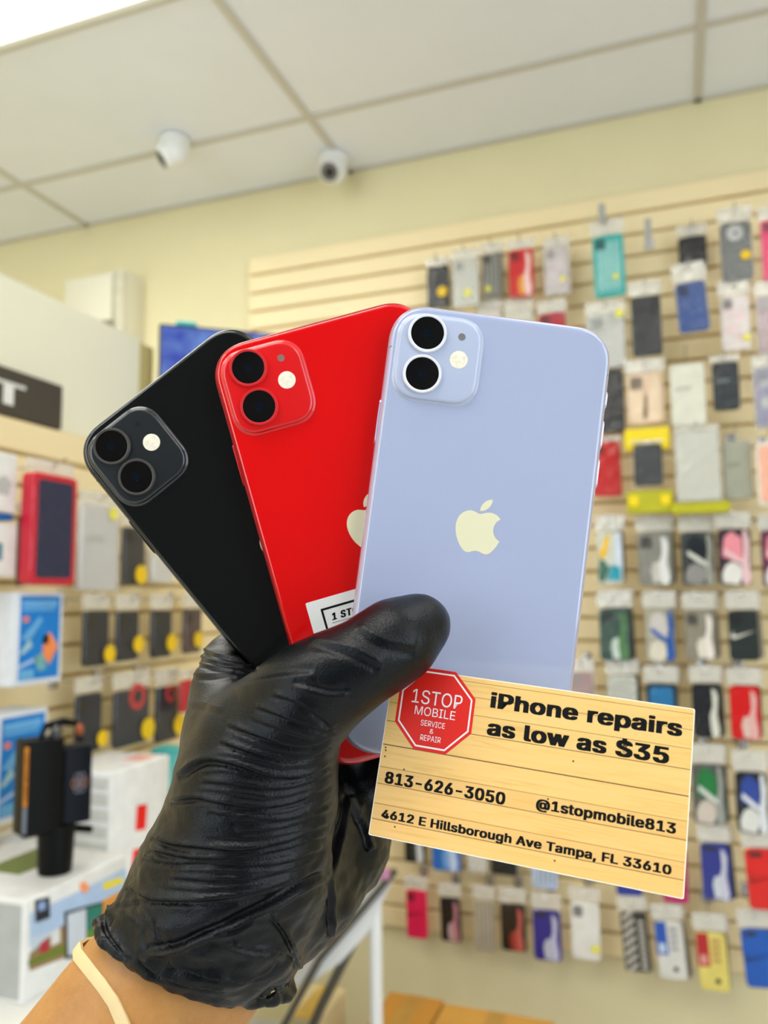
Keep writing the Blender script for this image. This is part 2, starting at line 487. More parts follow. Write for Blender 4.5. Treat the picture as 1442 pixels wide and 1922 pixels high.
# ------------------------------------------------------------------ lower middle: display stand and cartons
t = empty('display_stand', (-.72, 1.90, 0), 0, 'white display stand with tilted white board and dark bars, behind the glove cuff', 'stand')
def rel(o, root):
    o.parent = root; o.matrix_parent_inverse = root.matrix_basis.inverted(); return o
q = on(705, 1690, 1, 1.9)
rel(link('post', tube([(q[0], 1.9, .001), (q[0], 1.9, q[2] + .012)], .0155, 12), WHT), t)
pg = [on(x, y, 1, 1.885) for x, y in ((712, 1652), (736, 1652), (690, 1752), (640, 1806), (571, 1853), (545, 1843), (640, 1730))]
V = [p + np.array([0, d, 0]) for d in (0, .012) for p in pg]; k = len(pg)
me = mesh('board', V, [tuple(range(k)), tuple(reversed(range(k, 2 * k)))] + [(i, k + i, k + (i + 1) % k, (i + 1) % k) for i in range(k)])
rel(link('tilted_board', me, WHT), t)
GRY = mat('grey_tube', (92, 88, 80), .4, metal=.3)
rel(link('rail', tube([on(742, 1634, 1, 1.875), on(676, 1712, 1, 1.875), on(600, 1800, 1, 1.875), on(520, 1950, 1, 1.875)], .0085, 10), GRY), t)
rel(link('rail', tube([on(690, 1718, 1, 1.905), on(652, 1790, 1, 1.905), on(603, 1889, 1, 1.905), on(560, 1990, 1, 1.905)], .012, 10), GRY), t)
rel(link('clamp', lathe([(.006, -.012), (.014, -.010), (.016, .0), (.014, .010), (.006, .012)], 14), pmat((190, 130, 160), .35), None, Matrix.Translation(on(722, 1640, 1, 1.87))), t)

def carton(x0, x1, y0, y1, z0, z1, name, lab, c, group=None, tape=None):
    t = empty(name, ((x0 + x1) / 2, (y0 + y1) / 2, z0), 0, lab, 'box', group)
    w, d, h = x1 - x0, y1 - y0, z1 - z0
    m = mat('carton_%d_%d_%d' % c, c, .7, noise=.05, scale=12)
    link('carton_body', box_mesh(-w/2, w/2, -d/2, d/2, 0, h - .003, .002), m, t)
    link('flap', box_mesh(-w/2, -.001, -d/2, d/2, h - .003, h, .001), m, t)
    link('flap', box_mesh(.001, w/2, -d/2, d/2, h - .003, h, .001), m, t)
    if tape: link('packing_tape', box_mesh(-.024, .024, -d/2, d/2, h, h + .0006), pmat(tape, .3), t)
    return t
a = on(735, 1868, 1, 2.25); b_ = on(830, 1880, 1, 2.25); c_ = on(985, 1925, 1, 2.25)
carton(a[0] - .01, b_[0], 1.92, 2.27, 0, a[2] + .0, 'cardboard_box', 'orange-brown cardboard box on the floor, left of two under the slatwall', (206, 146, 56), 'cardboard boxes on the floor', (196, 150, 70))
carton(b_[0] + .008, c_[0] + .08, 1.90, 2.25, 0, b_[2] - .003, 'cardboard_box', 'tan cardboard box on the floor, right of two under the slatwall', (216, 160, 70), 'cardboard boxes on the floor', (196, 150, 70))
a = on(551, 1885, 1, 2.0); b_ = on(616, 1890, 1, 2.0)
carton(a[0], b_[0], 1.945, 2.12, 0, a[2], 'storage_box', 'cream storage box with yellowed edge on the floor below the glove', (226, 208, 160), None, (214, 176, 84))
#PART3
# ------------------------------------------------------------------ foreground: three phones, a card, a gloved hand
MM = 0.001
def pose(t, R_, dz=0.0):
    R_ = np.array(R_, float); u, s_, v = np.linalg.svd(R_); R_ = u @ v
    Rr = RW @ R_; T = EYE + RW @ (np.array(t) + R_[:, 2] * dz)
    M = Matrix.Identity(4)
    for i in range(3):
        for j in range(3): M[i][j] = Rr[i][j]
        M[i][3] = T[i]
    return M, R_, np.array(t, float)
PH = {
 'purple': pose((0.0310, 0.0081, 0.2662), [[0.9914, 0.1303, 0.0076], [0.1305, -0.9898, -0.0569], [0.0001, 0.0574, -0.9983]]),
 'red': pose((-0.0043, 0.0065, 0.2755), [[0.9606, -0.2747, 0.0423], [-0.2732, -0.9612, -0.0391], [0.0514, 0.026, -0.9983]]),
 'black': pose((-0.0347, 0.0116, 0.2841), [[0.7743, -0.6315, 0.0408], [-0.6304, -0.7754, -0.0378], [0.0555, 0.0036, -0.9985]])}
TH = 8.3
def S(me, k=MM):
    me.transform(Matrix.Scale(k, 4)); return me
LOGO = mat('logo_painted_reflection', (244, 238, 200), .32, metal=.15, noise=.01)  # cream of the reflected wall is painted into the logo's base colour
LENSG = mat('lens_glass', (5, 6, 8), .03, coat=1.0, noise=0)
LENSC = mat('lens_coating', (22, 30, 42), .15, metal=.5, noise=.5, scale=900)
FLASH = mat('flash_diffuser', (246, 236, 212), .35, noise=.10, scale=700)
SCRB = mat('screen_black', (8, 8, 9), .06, coat=1.0, noise=0)
def phone(key, label, back, frame, bump, ring, mic, coatr=1.0, glassr=.12, scale=1.0):
    M, _, _ = PH[key]
    root = empty('smartphone', (0, 0, 0), 0, label, 'phone', M=M @ Matrix.Scale(scale, 4))
    gm = mat('back_glass_' + key, back, glassr, coat=coatr, noise=.01, scale=20)
    fmt_ = mat('anodised_frame_' + key, frame, .28, metal=.55, noise=.01)
    bm_ = mat('camera_glass_' + key, bump, .30, coat=.6, noise=.01)
    rm = mat('lens_ring_' + key, ring, .25, metal=.2, noise=.01)
    w, h = 75.7, 150.9
    pr = [(2.2, -TH + .25)]
    for i in range(0, 13):
        a = math.radians(-72 + 144 * i / 12)
        pr.append((3.6 * (1 - math.cos(a)), -TH / 2 + (TH / 2 - .35) * math.sin(a) / math.sin(math.radians(72))))
    link('frame', S(slab(w, h, 13.2, pr, n=14, e=2.25, deg=60)), fmt_, root)
    gp = [(2.6, -.7), (1.7, -.5), (1.5, -.3), (1.75, -.12), (2.3, -.03), (3.2, 0.0)]
    link('back_glass', S(slab(w, h, 13.2, gp, n=14, e=2.25, deg=60)), gm, root)
    sp = [(3.0, -TH + .02), (2.2, -TH + .12), (1.9, -TH + .45), (2.1, -TH + .8)]
    link('screen', S(slab(w, h, 13.2, sp, n=14, e=2.25, deg=60)), SCRB, root)
    B = Matrix.Translation((-20.6 * MM, 57.0 * MM, 0))
    bp = [(-1.0, -.25), (-.9, 0.02), (-.35, .12), (-.05, .4), (.12, .8), (.45, 1.05), (1.1, 1.15)]
    cbm = link('camera_bump', S(slab(27.6, 28.4, 8.2, bp, n=10, e=2.3, deg=70)), bm_, root, B)
    for ly in (65.0, 51.2):
        rg = link('lens_ring', S(lathe([(6.45, 1.0), (6.45, 1.95), (6.3, 2.15), (5.85, 2.2), (5.55, 2.1), (5.5, 1.7)], 48, deg=40)), rm, root, Matrix.Translation((-25.2 * MM, ly * MM, 0)))
        link('lens_glass', S(lathe([(5.5, 1.6), (5.45, 2.02), (4.9, 2.07), (.5, 2.08)], 48)), LENSG, rg)
        link('inner_lens', S(lathe([(1.5, 2.0), (1.5, 2.085), (.9, 2.09)], 20)), LENSC, rg)
    link('flash', S(lathe([(3.0, 1.0), (3.0, 1.22), (2.7, 1.26), (.4, 1.27)], 32)), FLASH, root, Matrix.Translation((-13.7 * MM, 57.6 * MM, 0)))
    link('microphone_hole', S(lathe([(1.25, 1.0), (1.25, 1.19), (.95, 1.20), (.9, 1.16)], 24)), mat('mic_' + key, mic, .4), root, Matrix.Translation((-13.6 * MM, 65.4 * MM, 0)))
    k = .765
    lm = curve_shape([[((x - 12.0) * k - .2, (12 - y) * k + 3.6) for x, y in lp] for lp in FRUIT], .04)
    link('logo', S(lm), LOGO, root, Matrix.Translation((0, 0, .01 * MM)))
    # side keys: power on the left edge, ringer and two volume keys on the right
    def key_(x, y0, y1, nm):
        me = slab(y1 - y0, 3.0, 1.4, [(.5, 0), (.15, .15), (0, .5), (0, 1.5)], n=4)
        sg = -1 if x < 0 else 1
        me.transform(Matrix.Scale(MM, 4)); 
        Mt = Matrix.Translation((sg * 38.2 * MM, (y0 + y1) / 2 * MM, -TH / 2 * MM)) @ Matrix.Rotation(math.radians(-90 * sg), 4, 'Y') @ Matrix.Rotation(math.radians(90), 4, 'Z')
        link(nm, me, fmt_, root, Mt)
    key_(-1, 26.8, 42.0, 'power_key'); key_(1, 48.6, 54.6, 'ringer_switch'); key_(1, 34.6, 44.6, 'volume_key'); key_(1, 21.4, 31.4, 'volume_key')
    am = mat('antenna_' + key, tuple(int(v * .8) for v in frame), .5)
    for sx, y in ((-1, 59.8), (1, 59.8), (-1, -59.8), (1, -59.8)):
        pts = []
        for i in range(9):
            a = math.radians(-74 + 148 * i / 8)
            pts.append((sx * (37.85 - 3.6 * (1 - math.cos(a)) - .25), y, -TH / 2 + (TH / 2 - .35) * math.sin(a) / math.sin(math.radians(72))))
        link('antenna_band', S(tube(pts, .42, 5)), am, root)
    return root
phone('purple', 'lavender phone in front, seen from the back, pinned under the gloved thumb', (174, 182, 210), (192, 188, 212), (184, 192, 216), (250, 250, 252), (120, 120, 118), glassr=.10)
rp = phone('red', 'glossy red phone fanned out between the black and lavender phones', (226, 6, 10), (190, 8, 16), (222, 16, 20), (226, 50, 54), (140, 110, 100), glassr=.10)
phone('black', 'black phone at the left of the fan, seen from the back', (15, 18, 18), (16, 17, 18), (32, 36, 38), (84, 80, 76), (14, 14, 14), coatr=.5, glassr=.16)

# paper label on the red phone
st = link('paper_label', S(slab(44, 27, .3, [(0, 0.02), (0, .10)], n=1)), mat('label_paper', (240, 238, 230), .6, noise=.01), rp, Matrix.Translation(((-28.4 + 22) * MM, (-17.5 - 13.5) * MM, 0)))
st['label'] = 'white paper label with black border and lettering'
INK = mat('black_ink', (8, 8, 8), .6, noise=0, spec=.2)
def bar(x0, x1, y0, y1, t0, t1, parent, m=INK, name='printed_line'):
    return link(name, S(box_mesh(x0, x1, y0, y1, t0, t1)), m, parent)
bx0, bx1, by0, by1 = -17.6, 17.6, -9.6, 10.2
for r4 in ((bx0, bx1, by1 - .75, by1), (bx0, bx1, by0, by0 + .75), (bx0, bx0 + .75, by0 + .75, by1 - .75), (bx1 - .75, bx1, by0 + .75, by1 - .75)):
    bar(*r4, .10, .13, st)
link('lettering', S(text_mesh('1 STOP', -14.7, -3.0, 5.3, 2.6, bold=.04, t=.13, shear=.22, spacing=1.1)), INK, st)
link('lettering', S(text_mesh('MOBILE', -14.7, -1.0, .3, 2.6, bold=.04, t=.13, shear=.22, spacing=1.05)), INK, st)
bar(-15.0, 5.5, 4.45, 4.6, .10, .13, st); bar(-15.0, 6.5, -.55, -.4, .10, .13, st)

# ---- business card
CARD = pose((0.0418, 0.0761, 0.2342), [[0.9579, 0.1554, -0.2413], [0.0854, -0.957, -0.2773], [-0.274, 0.245, -0.93]])
cr_ = empty('business_card', (0, 0, 0), 0, 'wood-print business card with a red octagon logo, held under the thumb', 'card', M=CARD[0])
WD = bpy.data.materials.new('printed_wood_planks'); WD.use_nodes = True
nt = WD.node_tree; b = nt.nodes['Principled BSDF']; b.inputs['Roughness'].default_value = .42
tc = nt.nodes.new('ShaderNodeTexCoord'); mp = nt.nodes.new('ShaderNodeMapping'); mp.inputs['Scale'].default_value = (18, 300, 1)
n1 = nt.nodes.new('ShaderNodeTexNoise'); n1.inputs['Scale'].default_value = 1.6; n1.inputs['Detail'].default_value = 6; n1.inputs['Distortion'].default_value = 1.4
nt.links.new(tc.outputs['Object'], mp.inputs['Vector']); nt.links.new(mp.outputs[0], n1.inputs['Vector'])
c1r = nt.nodes.new('ShaderNodeValToRGB'); e = c1r.color_ramp.elements
e[0].position = .25; e[0].color = lin((226, 178, 104)) + (1,); e[1].position = .62; e[1].color = lin((246, 200, 126)) + (1,)
e2 = e.new(.45); e2.color = lin((244, 197, 118)) + (1,)
nt.links.new(n1.outputs['Fac'], c1r.inputs['Fac'])
# per-plank tint: steps of y
sx = nt.nodes.new('ShaderNodeSeparateXYZ'); nt.links.new(tc.outputs['Object'], sx.inputs[0])
pl = nt.nodes.new('ShaderNodeValToRGB'); pl.color_ramp.interpolation = 'CONSTANT'
mr = nt.nodes.new('ShaderNodeMapRange'); mr.inputs[1].default_value = -.02515; mr.inputs[2].default_value = .02515
nt.links.new(sx.outputs['Y'], mr.inputs[0]); nt.links.new(mr.outputs[0], pl.inputs['Fac'])
PLANK = [-25.2, -20.4, -15.9, -10.2, -5.3, 1.3, 8.4, 14.0, 19.2, 23.6]
TINT = [(1, .97, .93), (.93, .90, .87), (.99, .97, .95), (.93, .90, .86), (1, 1, 1), (1.0, 1.0, 1.0), (.98, .98, .96), (1, 1, 1), (.97, .97, .96), (1, 1, 1)]
els = pl.color_ramp.elements
els[0].position = 0; els[0].color = TINT[0] + (1,)
els[1].position = (PLANK[1] + 25.15) / 50.3; els[1].color = TINT[1] + (1,)
for p_, t_ in list(zip(PLANK, TINT))[2:]:
    q_ = els.new((p_ + 25.15) / 50.3); q_.color = t_ + (1,)
mx = nt.nodes.new('ShaderNodeMix'); mx.data_type = 'RGBA'; mx.blend_type = 'MULTIPLY'; mx.inputs[0].default_value = 1
nt.links.new(c1r.outputs[0], mx.inputs[6]); nt.links.new(pl.outputs[0], mx.inputs[7])
nt.links.new(mx.outputs[2], b.inputs['Base Color'])
cw, ch = 88.9, 50.3
link('card_stock', S(slab(cw, ch, .35, [(0, -.42), (0, -.02)], n=1)), mat('card_edge', (250, 244, 226), .5), cr_)
link('printed_face', S(slab(cw - .5, ch - .5, .3, [(0, -.02), (0, .0)], n=1)), WD, cr_)
LN = mat('plank_gap_ink', (120, 82, 36), .6, noise=.2); LN2 = mat('plank_gap_light_ink', (178, 136, 70), .6, noise=.2)
for i, p_ in enumerate(PLANK[1:]):
    th_ = .16 if p_ in (1.3,) else .10
    bar(-44.1, 44.1, p_ - th_, p_ + th_, -.01, .012, cr_, LN if p_ in (1.3, 8.4, -20.4, -10.2) else LN2)
for x, y in ((-43.2, .4), (-43.0, -.4), (-36.5, -5.0), (-36.8, -21.5), (6.5, -6.0), (10, -22), (12.5, 5.5), (-43, -2.2), (25, -19)):
    link('knot', S(lathe([(.32, -.005), (.28, .012)], 10)), LN, cr_, Matrix.Translation((x * MM, y * MM, 0)))
RED = mat('logo_red', (232, 34, 20), .4, noise=.01); WH = mat('print_white', (250, 248, 244), .45, noise=0)
OC = [(-32.9, 25.0), (-25.0, 25.0), (-18.4, 18.4), (-18.4, 9.2), (-25.0, 2.1), (-34.4, 2.1), (-40.9, 8.9), (-40.7, 18.4)]
OC = [(-29.6 + 11.9 / math.cos(math.radians(22.5)) * 1.0 * math.cos(math.radians(22.5 + 45 * i)), 13.6 + 12.3 / math.cos(math.radians(22.5)) * math.sin(math.radians(22.5 + 45 * i))) for i in range(8)]
octo = link('logo_octagon', S(poly(OC, .02)), RED, cr_)
def sc(k): return [((x + 29.6) * k - 29.6, (y - 13.6) * k + 13.6) for x, y in OC]
V = [(x, y, .02) for x, y in sc(.925)] + [(x, y, .02) for x, y in sc(.885)] + [(x, y, .035) for x, y in sc(.925)] + [(x, y, .035) for x, y in sc(.885)]
link('octagon_outline', S(mesh('ring', V, [(16 + i, 16 + (i + 1) % 8, 24 + (i + 1) % 8, 24 + i) for i in range(8)] + [(i, (i + 1) % 8, 16 + (i + 1) % 8, 16 + i) for i in range(8)])), WH, octo)
for s_, a, b2, y, cp, bo in (('1STOP', -37.2, -21.6, 15.0, 4.1, 0), ('MOBILE', -35.8, -23.2, 11.6, 2.55, 0), ('SERVICE', -33.4, -25.9, 8.6, 1.65, 0), ('&', -30.3, -29.1, 6.6, 1.4, 0), ('REPAIR', -32.9, -26.6, 4.3, 1.65, 0)):
    link('lettering', S(text_mesh(s_, a, b2, y, cp, bold=bo, t=.036)), WH, octo)
for s_, a, b2, y, cp, bo in (('iPhone repairs', -13.2, 41.4, 16.8, 4.8, .034), ('as low as $35', -13.2, 38.4, 8.8, 4.8, .034), ('813-626-3050', -42.0, -5.5, -9.9, 3.6, .032),
                         ('@1stopmobile813', 3.3, 41.4, -9.2, 3.0, .032), ('4612 E Hillsborough Ave Tampa, FL 33610', -41.4, 40.9, -19.8, 2.6, .032)):
    link('lettering', S(text_mesh(s_, a, b2, y, cp, bold=bo, t=.02)), INK, cr_)

# ---- glove: one continuous surface from a smooth union of tapered limbs
def C3(px, py, Z): return np.array([(px - CX) / F * Z, (py - CY) / F * Z, Z]) * 1000.0
def cone(a, b, k=6.0):   # a,b = (px, py, Z, r_px)
    return (C3(*a[:3]), C3(*b[:3]), a[3] / F * a[2] * 1000, b[3] / F * b[2] * 1000, k)
def chain(pts, k=6.0): return [cone(pts[i], pts[i + 1], k) for i in range(len(pts) - 1)]
PR = []
# thumb, in front of the phones
PR += chain([(787, 1174, .2500, 60), (744, 1202, .2455, 74), (690, 1238, .2425, 74), (640, 1266, .2425, 75), (592, 1296, .2440, 80)], 5)
PR += chain([(592, 1296, .2440, 80), (550, 1335, .2500, 90), (510, 1390, .2560, 112)], 10)
# thenar and wrist
PR += chain([(496, 1400, .258, 122), (484, 1460, .260, 138), (468, 1560, .262, 148), (440, 1640, .264, 164), (412, 1700, .266, 172)], 9)
# web and index side behind the black phone
PR += chain([(440, 1246, .2990, 56), (430, 1300, .284, 62), (440, 1370, .272, 80), (464, 1440, .266, 112)], 9)
# palm behind the phones
PR += chain([(450, 1330, .300, 62), (560, 1420, .318, 74), (655, 1510, .318, 66), (640, 1600, .305, 72), (570, 1670, .288, 88), (500, 1710, .276, 100)], 9)
PR += chain([(655, 1500, .322, 64), (662, 1580, .312, 56), (596, 1690, .286, 54), (545, 1730, .276, 58)], 7)
PR += chain([(500, 1400, .300, 90), (560, 1520, .300, 90), (540, 1640, .284, 90)], 10)
# four fingers behind the phones
PR += chain([(436, 1246, .300, 52), (540, 1170, .3115, 46), (690, 1085, .3085, 42), (800, 1040, .2995, 40), (868, 1015, .2935, 36)], 5)
PR += chain([(520, 1370, .316, 52), (660, 1255, .3165, 44), (820, 1170, .3035, 41), (940, 1120, .2925, 38)], 5)
PR += chain([(580, 1430, .320, 50), (720, 1345, .3165, 43), (860, 1275, .3010, 40), (960, 1235, .2895, 37)], 5)
PR += chain([(650, 1500, .320, 48), (770, 1430, .3150, 38), (880, 1380, .3000, 36), (950, 1350, .2885, 33)], 5)
# cuff ring: loose opening of the glove
eL, eR = C3(192, 1722, .263), C3(540, 1856, .268)
cc = (eL + eR) / 2; am_ = (eR - eL) / 2; mi = C3(338, 1856, .242) - cc
def ring(t, s=1.0): return cc + s * (am_ * math.cos(t) + mi * math.sin(t))
NR = 30
def wob(t): return 1 + .035 * math.sin(5 * t + 1) + .02 * math.sin(11 * t)
ringp = [ring(2 * math.pi * i / NR, wob(2 * math.pi * i / NR)) for i in range(NR)]
RINGC = [(ringp[i], ringp[(i + 1) % NR], 1.8, 1.8, 2.0) for i in range(NR)]
cn = np.cross(am_, mi); cn /= np.linalg.norm(cn)
if cn[1] < 0: cn = -cn                      # points down the arm
# funnel from palm to the ring
HOLD = []
for i in range(0, NR, 2):
    t_ = 2 * math.pi * i / NR
    p_ = ring(t_, .93); q_ = C3(424, 1650, .264) + .62 * (p_ - cc)
    HOLD.append((q_, p_, 6.5, 2.6, 6.0))
PR += HOLD

lo = np.array([-112.0, 20.0, 222.0]); hi = np.array([48.0, 172.0, 340.0]); hstep = 1.15
ns = ((hi - lo) / hstep).astype(int) + 1
gx, gy, gz = [np.arange(n, dtype=np.float32) * hstep + l for n, l in zip(ns, lo)]
SD = np.full(tuple(ns), 1e3, np.float32)
def seg_sd(P, a, b, ra, rb):
    d = b - a; L2 = float(d @ d)
    h = ((P[0] - a[0]) * d[0] + (P[1] - a[1]) * d[1] + (P[2] - a[2]) * d[2]) / L2
    h = np.clip(h, 0, 1)
    return np.sqrt((P[0] - a[0] - h * d[0]) ** 2 + (P[1] - a[1] - h * d[1]) ** 2 + (P[2] - a[2] - h * d[2]) ** 2) - (ra + (rb - ra) * h)
def block(a, b, pad):
    l_ = np.maximum(((np.minimum(a, b) - pad - lo) / hstep).astype(int), 0); h_ = np.minimum(((np.maximum(a, b) + pad - lo) / hstep).astype(int) + 2, ns)
    return l_, h_
def union(prims):
    for a, b, ra, rb, k in prims:
        l_, h_ = block(a, b, max(ra, rb) + 2.5 * k + 2)
        if (h_ <= l_).any(): continue
        sl = tuple(slice(int(x), int(y)) for x, y in zip(l_, h_))
        P = np.meshgrid(gx[sl[0]], gy[sl[1]], gz[sl[2]], indexing='ij', sparse=True)
        d = seg_sd(P, a.astype(np.float32), b.astype(np.float32), ra, rb)
        cur = SD[sl]
        hh_ = np.maximum(k - np.abs(cur - d), 0) / k
        SD[sl] = np.minimum(cur, d) - hh_ * hh_ * k * .25
union(PR)
P = np.meshgrid(gx, gy, gz, indexing='ij', sparse=True)
def phone_sd(key, grow):
    M_, R_, t_ = PH[key]; t_ = t_ * 1000
    q = [P[0] - t_[0], P[1] - t_[1], P[2] - t_[2]]
    L = [q[0] * R_[0, i] + q[1] * R_[1, i] + q[2] * R_[2, i] for i in range(3)]
    r = 10.0
    dx = np.abs(L[0]) - (75.7 / 2 - r); dy = np.abs(L[1]) - (150.9 / 2 - r); dz = np.abs(L[2] + TH / 2) - TH / 2
    d2 = np.sqrt(np.maximum(dx, 0) ** 2 + np.maximum(dy, 0) ** 2) + np.minimum(np.maximum(dx, dy), 0) - r
    return np.sqrt(np.maximum(d2, 0) ** 2 + np.maximum(dz, 0) ** 2) + np.minimum(np.maximum(d2, dz), 0) - grow
cutd = np.minimum(np.minimum(phone_sd('purple', .35), phone_sd('red', .35)), phone_sd('black', .35))
# card slab
M_, R_, t_ = CARD; t_ = t_ * 1000
q = [P[0] - t_[0], P[1] - t_[1], P[2] - t_[2]]
L = [q[0] * R_[0, i] + q[1] * R_[1, i] + q[2] * R_[2, i] for i in range(3)]
cd = np.maximum(np.maximum(np.abs(L[0]) - 44.8, np.abs(L[1]) - 25.5), np.abs(L[2] + .2) - .6)
cutd = np.minimum(cutd, cd)
# space for card and phone side in front: nothing of the thumb may hang behind the card there
SD = np.maximum(SD, -cutd)
# arm opening
aa = C3(385, 1770, .266); ab = C3(250, 1945, .262)
dirn = (ab - aa) / np.linalg.norm(ab - aa)
armd = seg_sd(P, (aa + dirn * 0).astype(np.float32), (ab + dirn * 40).astype(np.float32), 26.0, 29.5)
plane = (P[0] - cc[0]) * cn[0] + (P[1] - cc[1]) * cn[1] + (P[2] - cc[2]) * cn[2]
SD = np.maximum(SD, plane)
inner = (P[0] - cc[0]) * 0
el = np.sqrt((((P[0] - cc[0]) * am_[0] + (P[1] - cc[1]) * am_[1] + (P[2] - cc[2]) * am_[2]) / (am_ @ am_)) ** 2 + (((P[0] - cc[0]) * mi[0] + (P[1] - cc[1]) * mi[1] + (P[2] - cc[2]) * mi[2]) / (mi @ mi)) ** 2)
hollow = np.maximum((el - .93) * 28.0, -(plane + 9.0))
SD = np.maximum(SD, -hollow.astype(np.float32))
union(RINGC)
del el, hollow, inner, plane, armd, cutd, cd, L, q

def surface_nets(S_, lo, h):
    ins = S_ < 0
    nx, ny, nz = S_.shape
    c = [S_[dx:nx-1+dx, dy:ny-1+dy, dz:nz-1+dz] for dx in (0, 1) for dy in (0, 1) for dz in (0, 1)]
    cnt = sum((x < 0).astype(np.int8) for x in c)
    act = (cnt > 0) & (cnt < 8)
    idx = np.full(act.shape, -1, np.int32); ii = np.argwhere(act); idx[act] = np.arange(len(ii))
    corners = np.array([(dx, dy, dz) for dx in (0, 1) for dy in (0, 1) for dz in (0, 1)])
    val = np.stack([x[act] for x in c], 1)
    acc = np.zeros((len(ii), 3)); n = np.zeros(len(ii))
    for a in range(8):
        for b in range(a + 1, 8):
            if np.abs(corners[a] - corners[b]).sum() != 1: continue
            va, vb = val[:, a], val[:, b]; m = (va < 0) != (vb < 0)
            t = np.where(m, va / np.where(va == vb, 1, va - vb), 0)
            p = corners[a] + t[:, None] * (corners[b] - corners[a])
            acc[m] += p[m]; n[m] += 1
    V = (acc / n[:, None] + ii) * h + lo
    Q = []
    for ax in range(3):
        o1, o2 = (ax + 1) % 3, (ax + 2) % 3
        sl0 = [slice(0, None)] * 3; sl1 = [slice(0, None)] * 3; sl0[ax] = slice(0, -1); sl1[ax] = slice(1, None)
        ch = ins[tuple(sl0)] != ins[tuple(sl1)]
        e = np.argwhere(ch); ok = (e[:, o1] > 0) & (e[:, o2] > 0) & (e[:, o1] < S_.shape[o1] - 1) & (e[:, o2] < S_.shape[o2] - 1); e = e[ok]
        def g(d1, d2):
            k = e.copy(); k[:, o1] -= d1; k[:, o2] -= d2; return idx[k[:, 0], k[:, 1], k[:, 2]]
        q = np.stack([g(1, 1), g(0, 1), g(0, 0), g(1, 0)], 1)
        inside = ins[e[:, 0], e[:, 1], e[:, 2]]
        q[~inside] = q[~inside][:, ::-1]
        Q.append(q)
    return V, np.concatenate(Q)
Vg, Qg = surface_nets(SD, lo, hstep)
def lap(V, Q, it, lam=.5):
    n = len(V); E = np.concatenate([Q[:, [i, (i + 1) % 4]] for i in range(4)]); 
    A, B = np.concatenate([E[:, 0], E[:, 1]]), np.concatenate([E[:, 1], E[:, 0]]); deg = np.bincount(A, minlength=n).astype(float)
    for _ in range(it):
        m = np.stack([np.bincount(A, V[B, k], minlength=n) for k in range(3)], 1) / deg[:, None]
        V = V + lam * (m - V)
    return V
Vg = lap(Vg, Qg, 5)
gm_ = bpy.data.meshes.new('glove')
gm_.from_pydata(Vg.tolist(), [], Qg.tolist()); gm_.validate(); gm_.update()
tmp = bpy.data.objects.new('tmp', gm_); COL.objects.link(tmp)
sb = tmp.modifiers.new('s', 'SUBSURF'); sb.levels = 1; sb.render_levels = 1
dg = bpy.context.evaluated_depsgraph_get(); dg.update()
g2 = bpy.data.meshes.new_from_object(tmp.evaluated_get(dg), depsgraph=dg)
bpy.data.objects.remove(tmp)
n = len(g2.vertices); V = np.empty(n * 3); g2.vertices.foreach_get('co', V); V = V.reshape(-1, 3)
N = np.empty(n * 3); g2.vertices.foreach_get('normal', N); N = N.reshape(-1, 3)
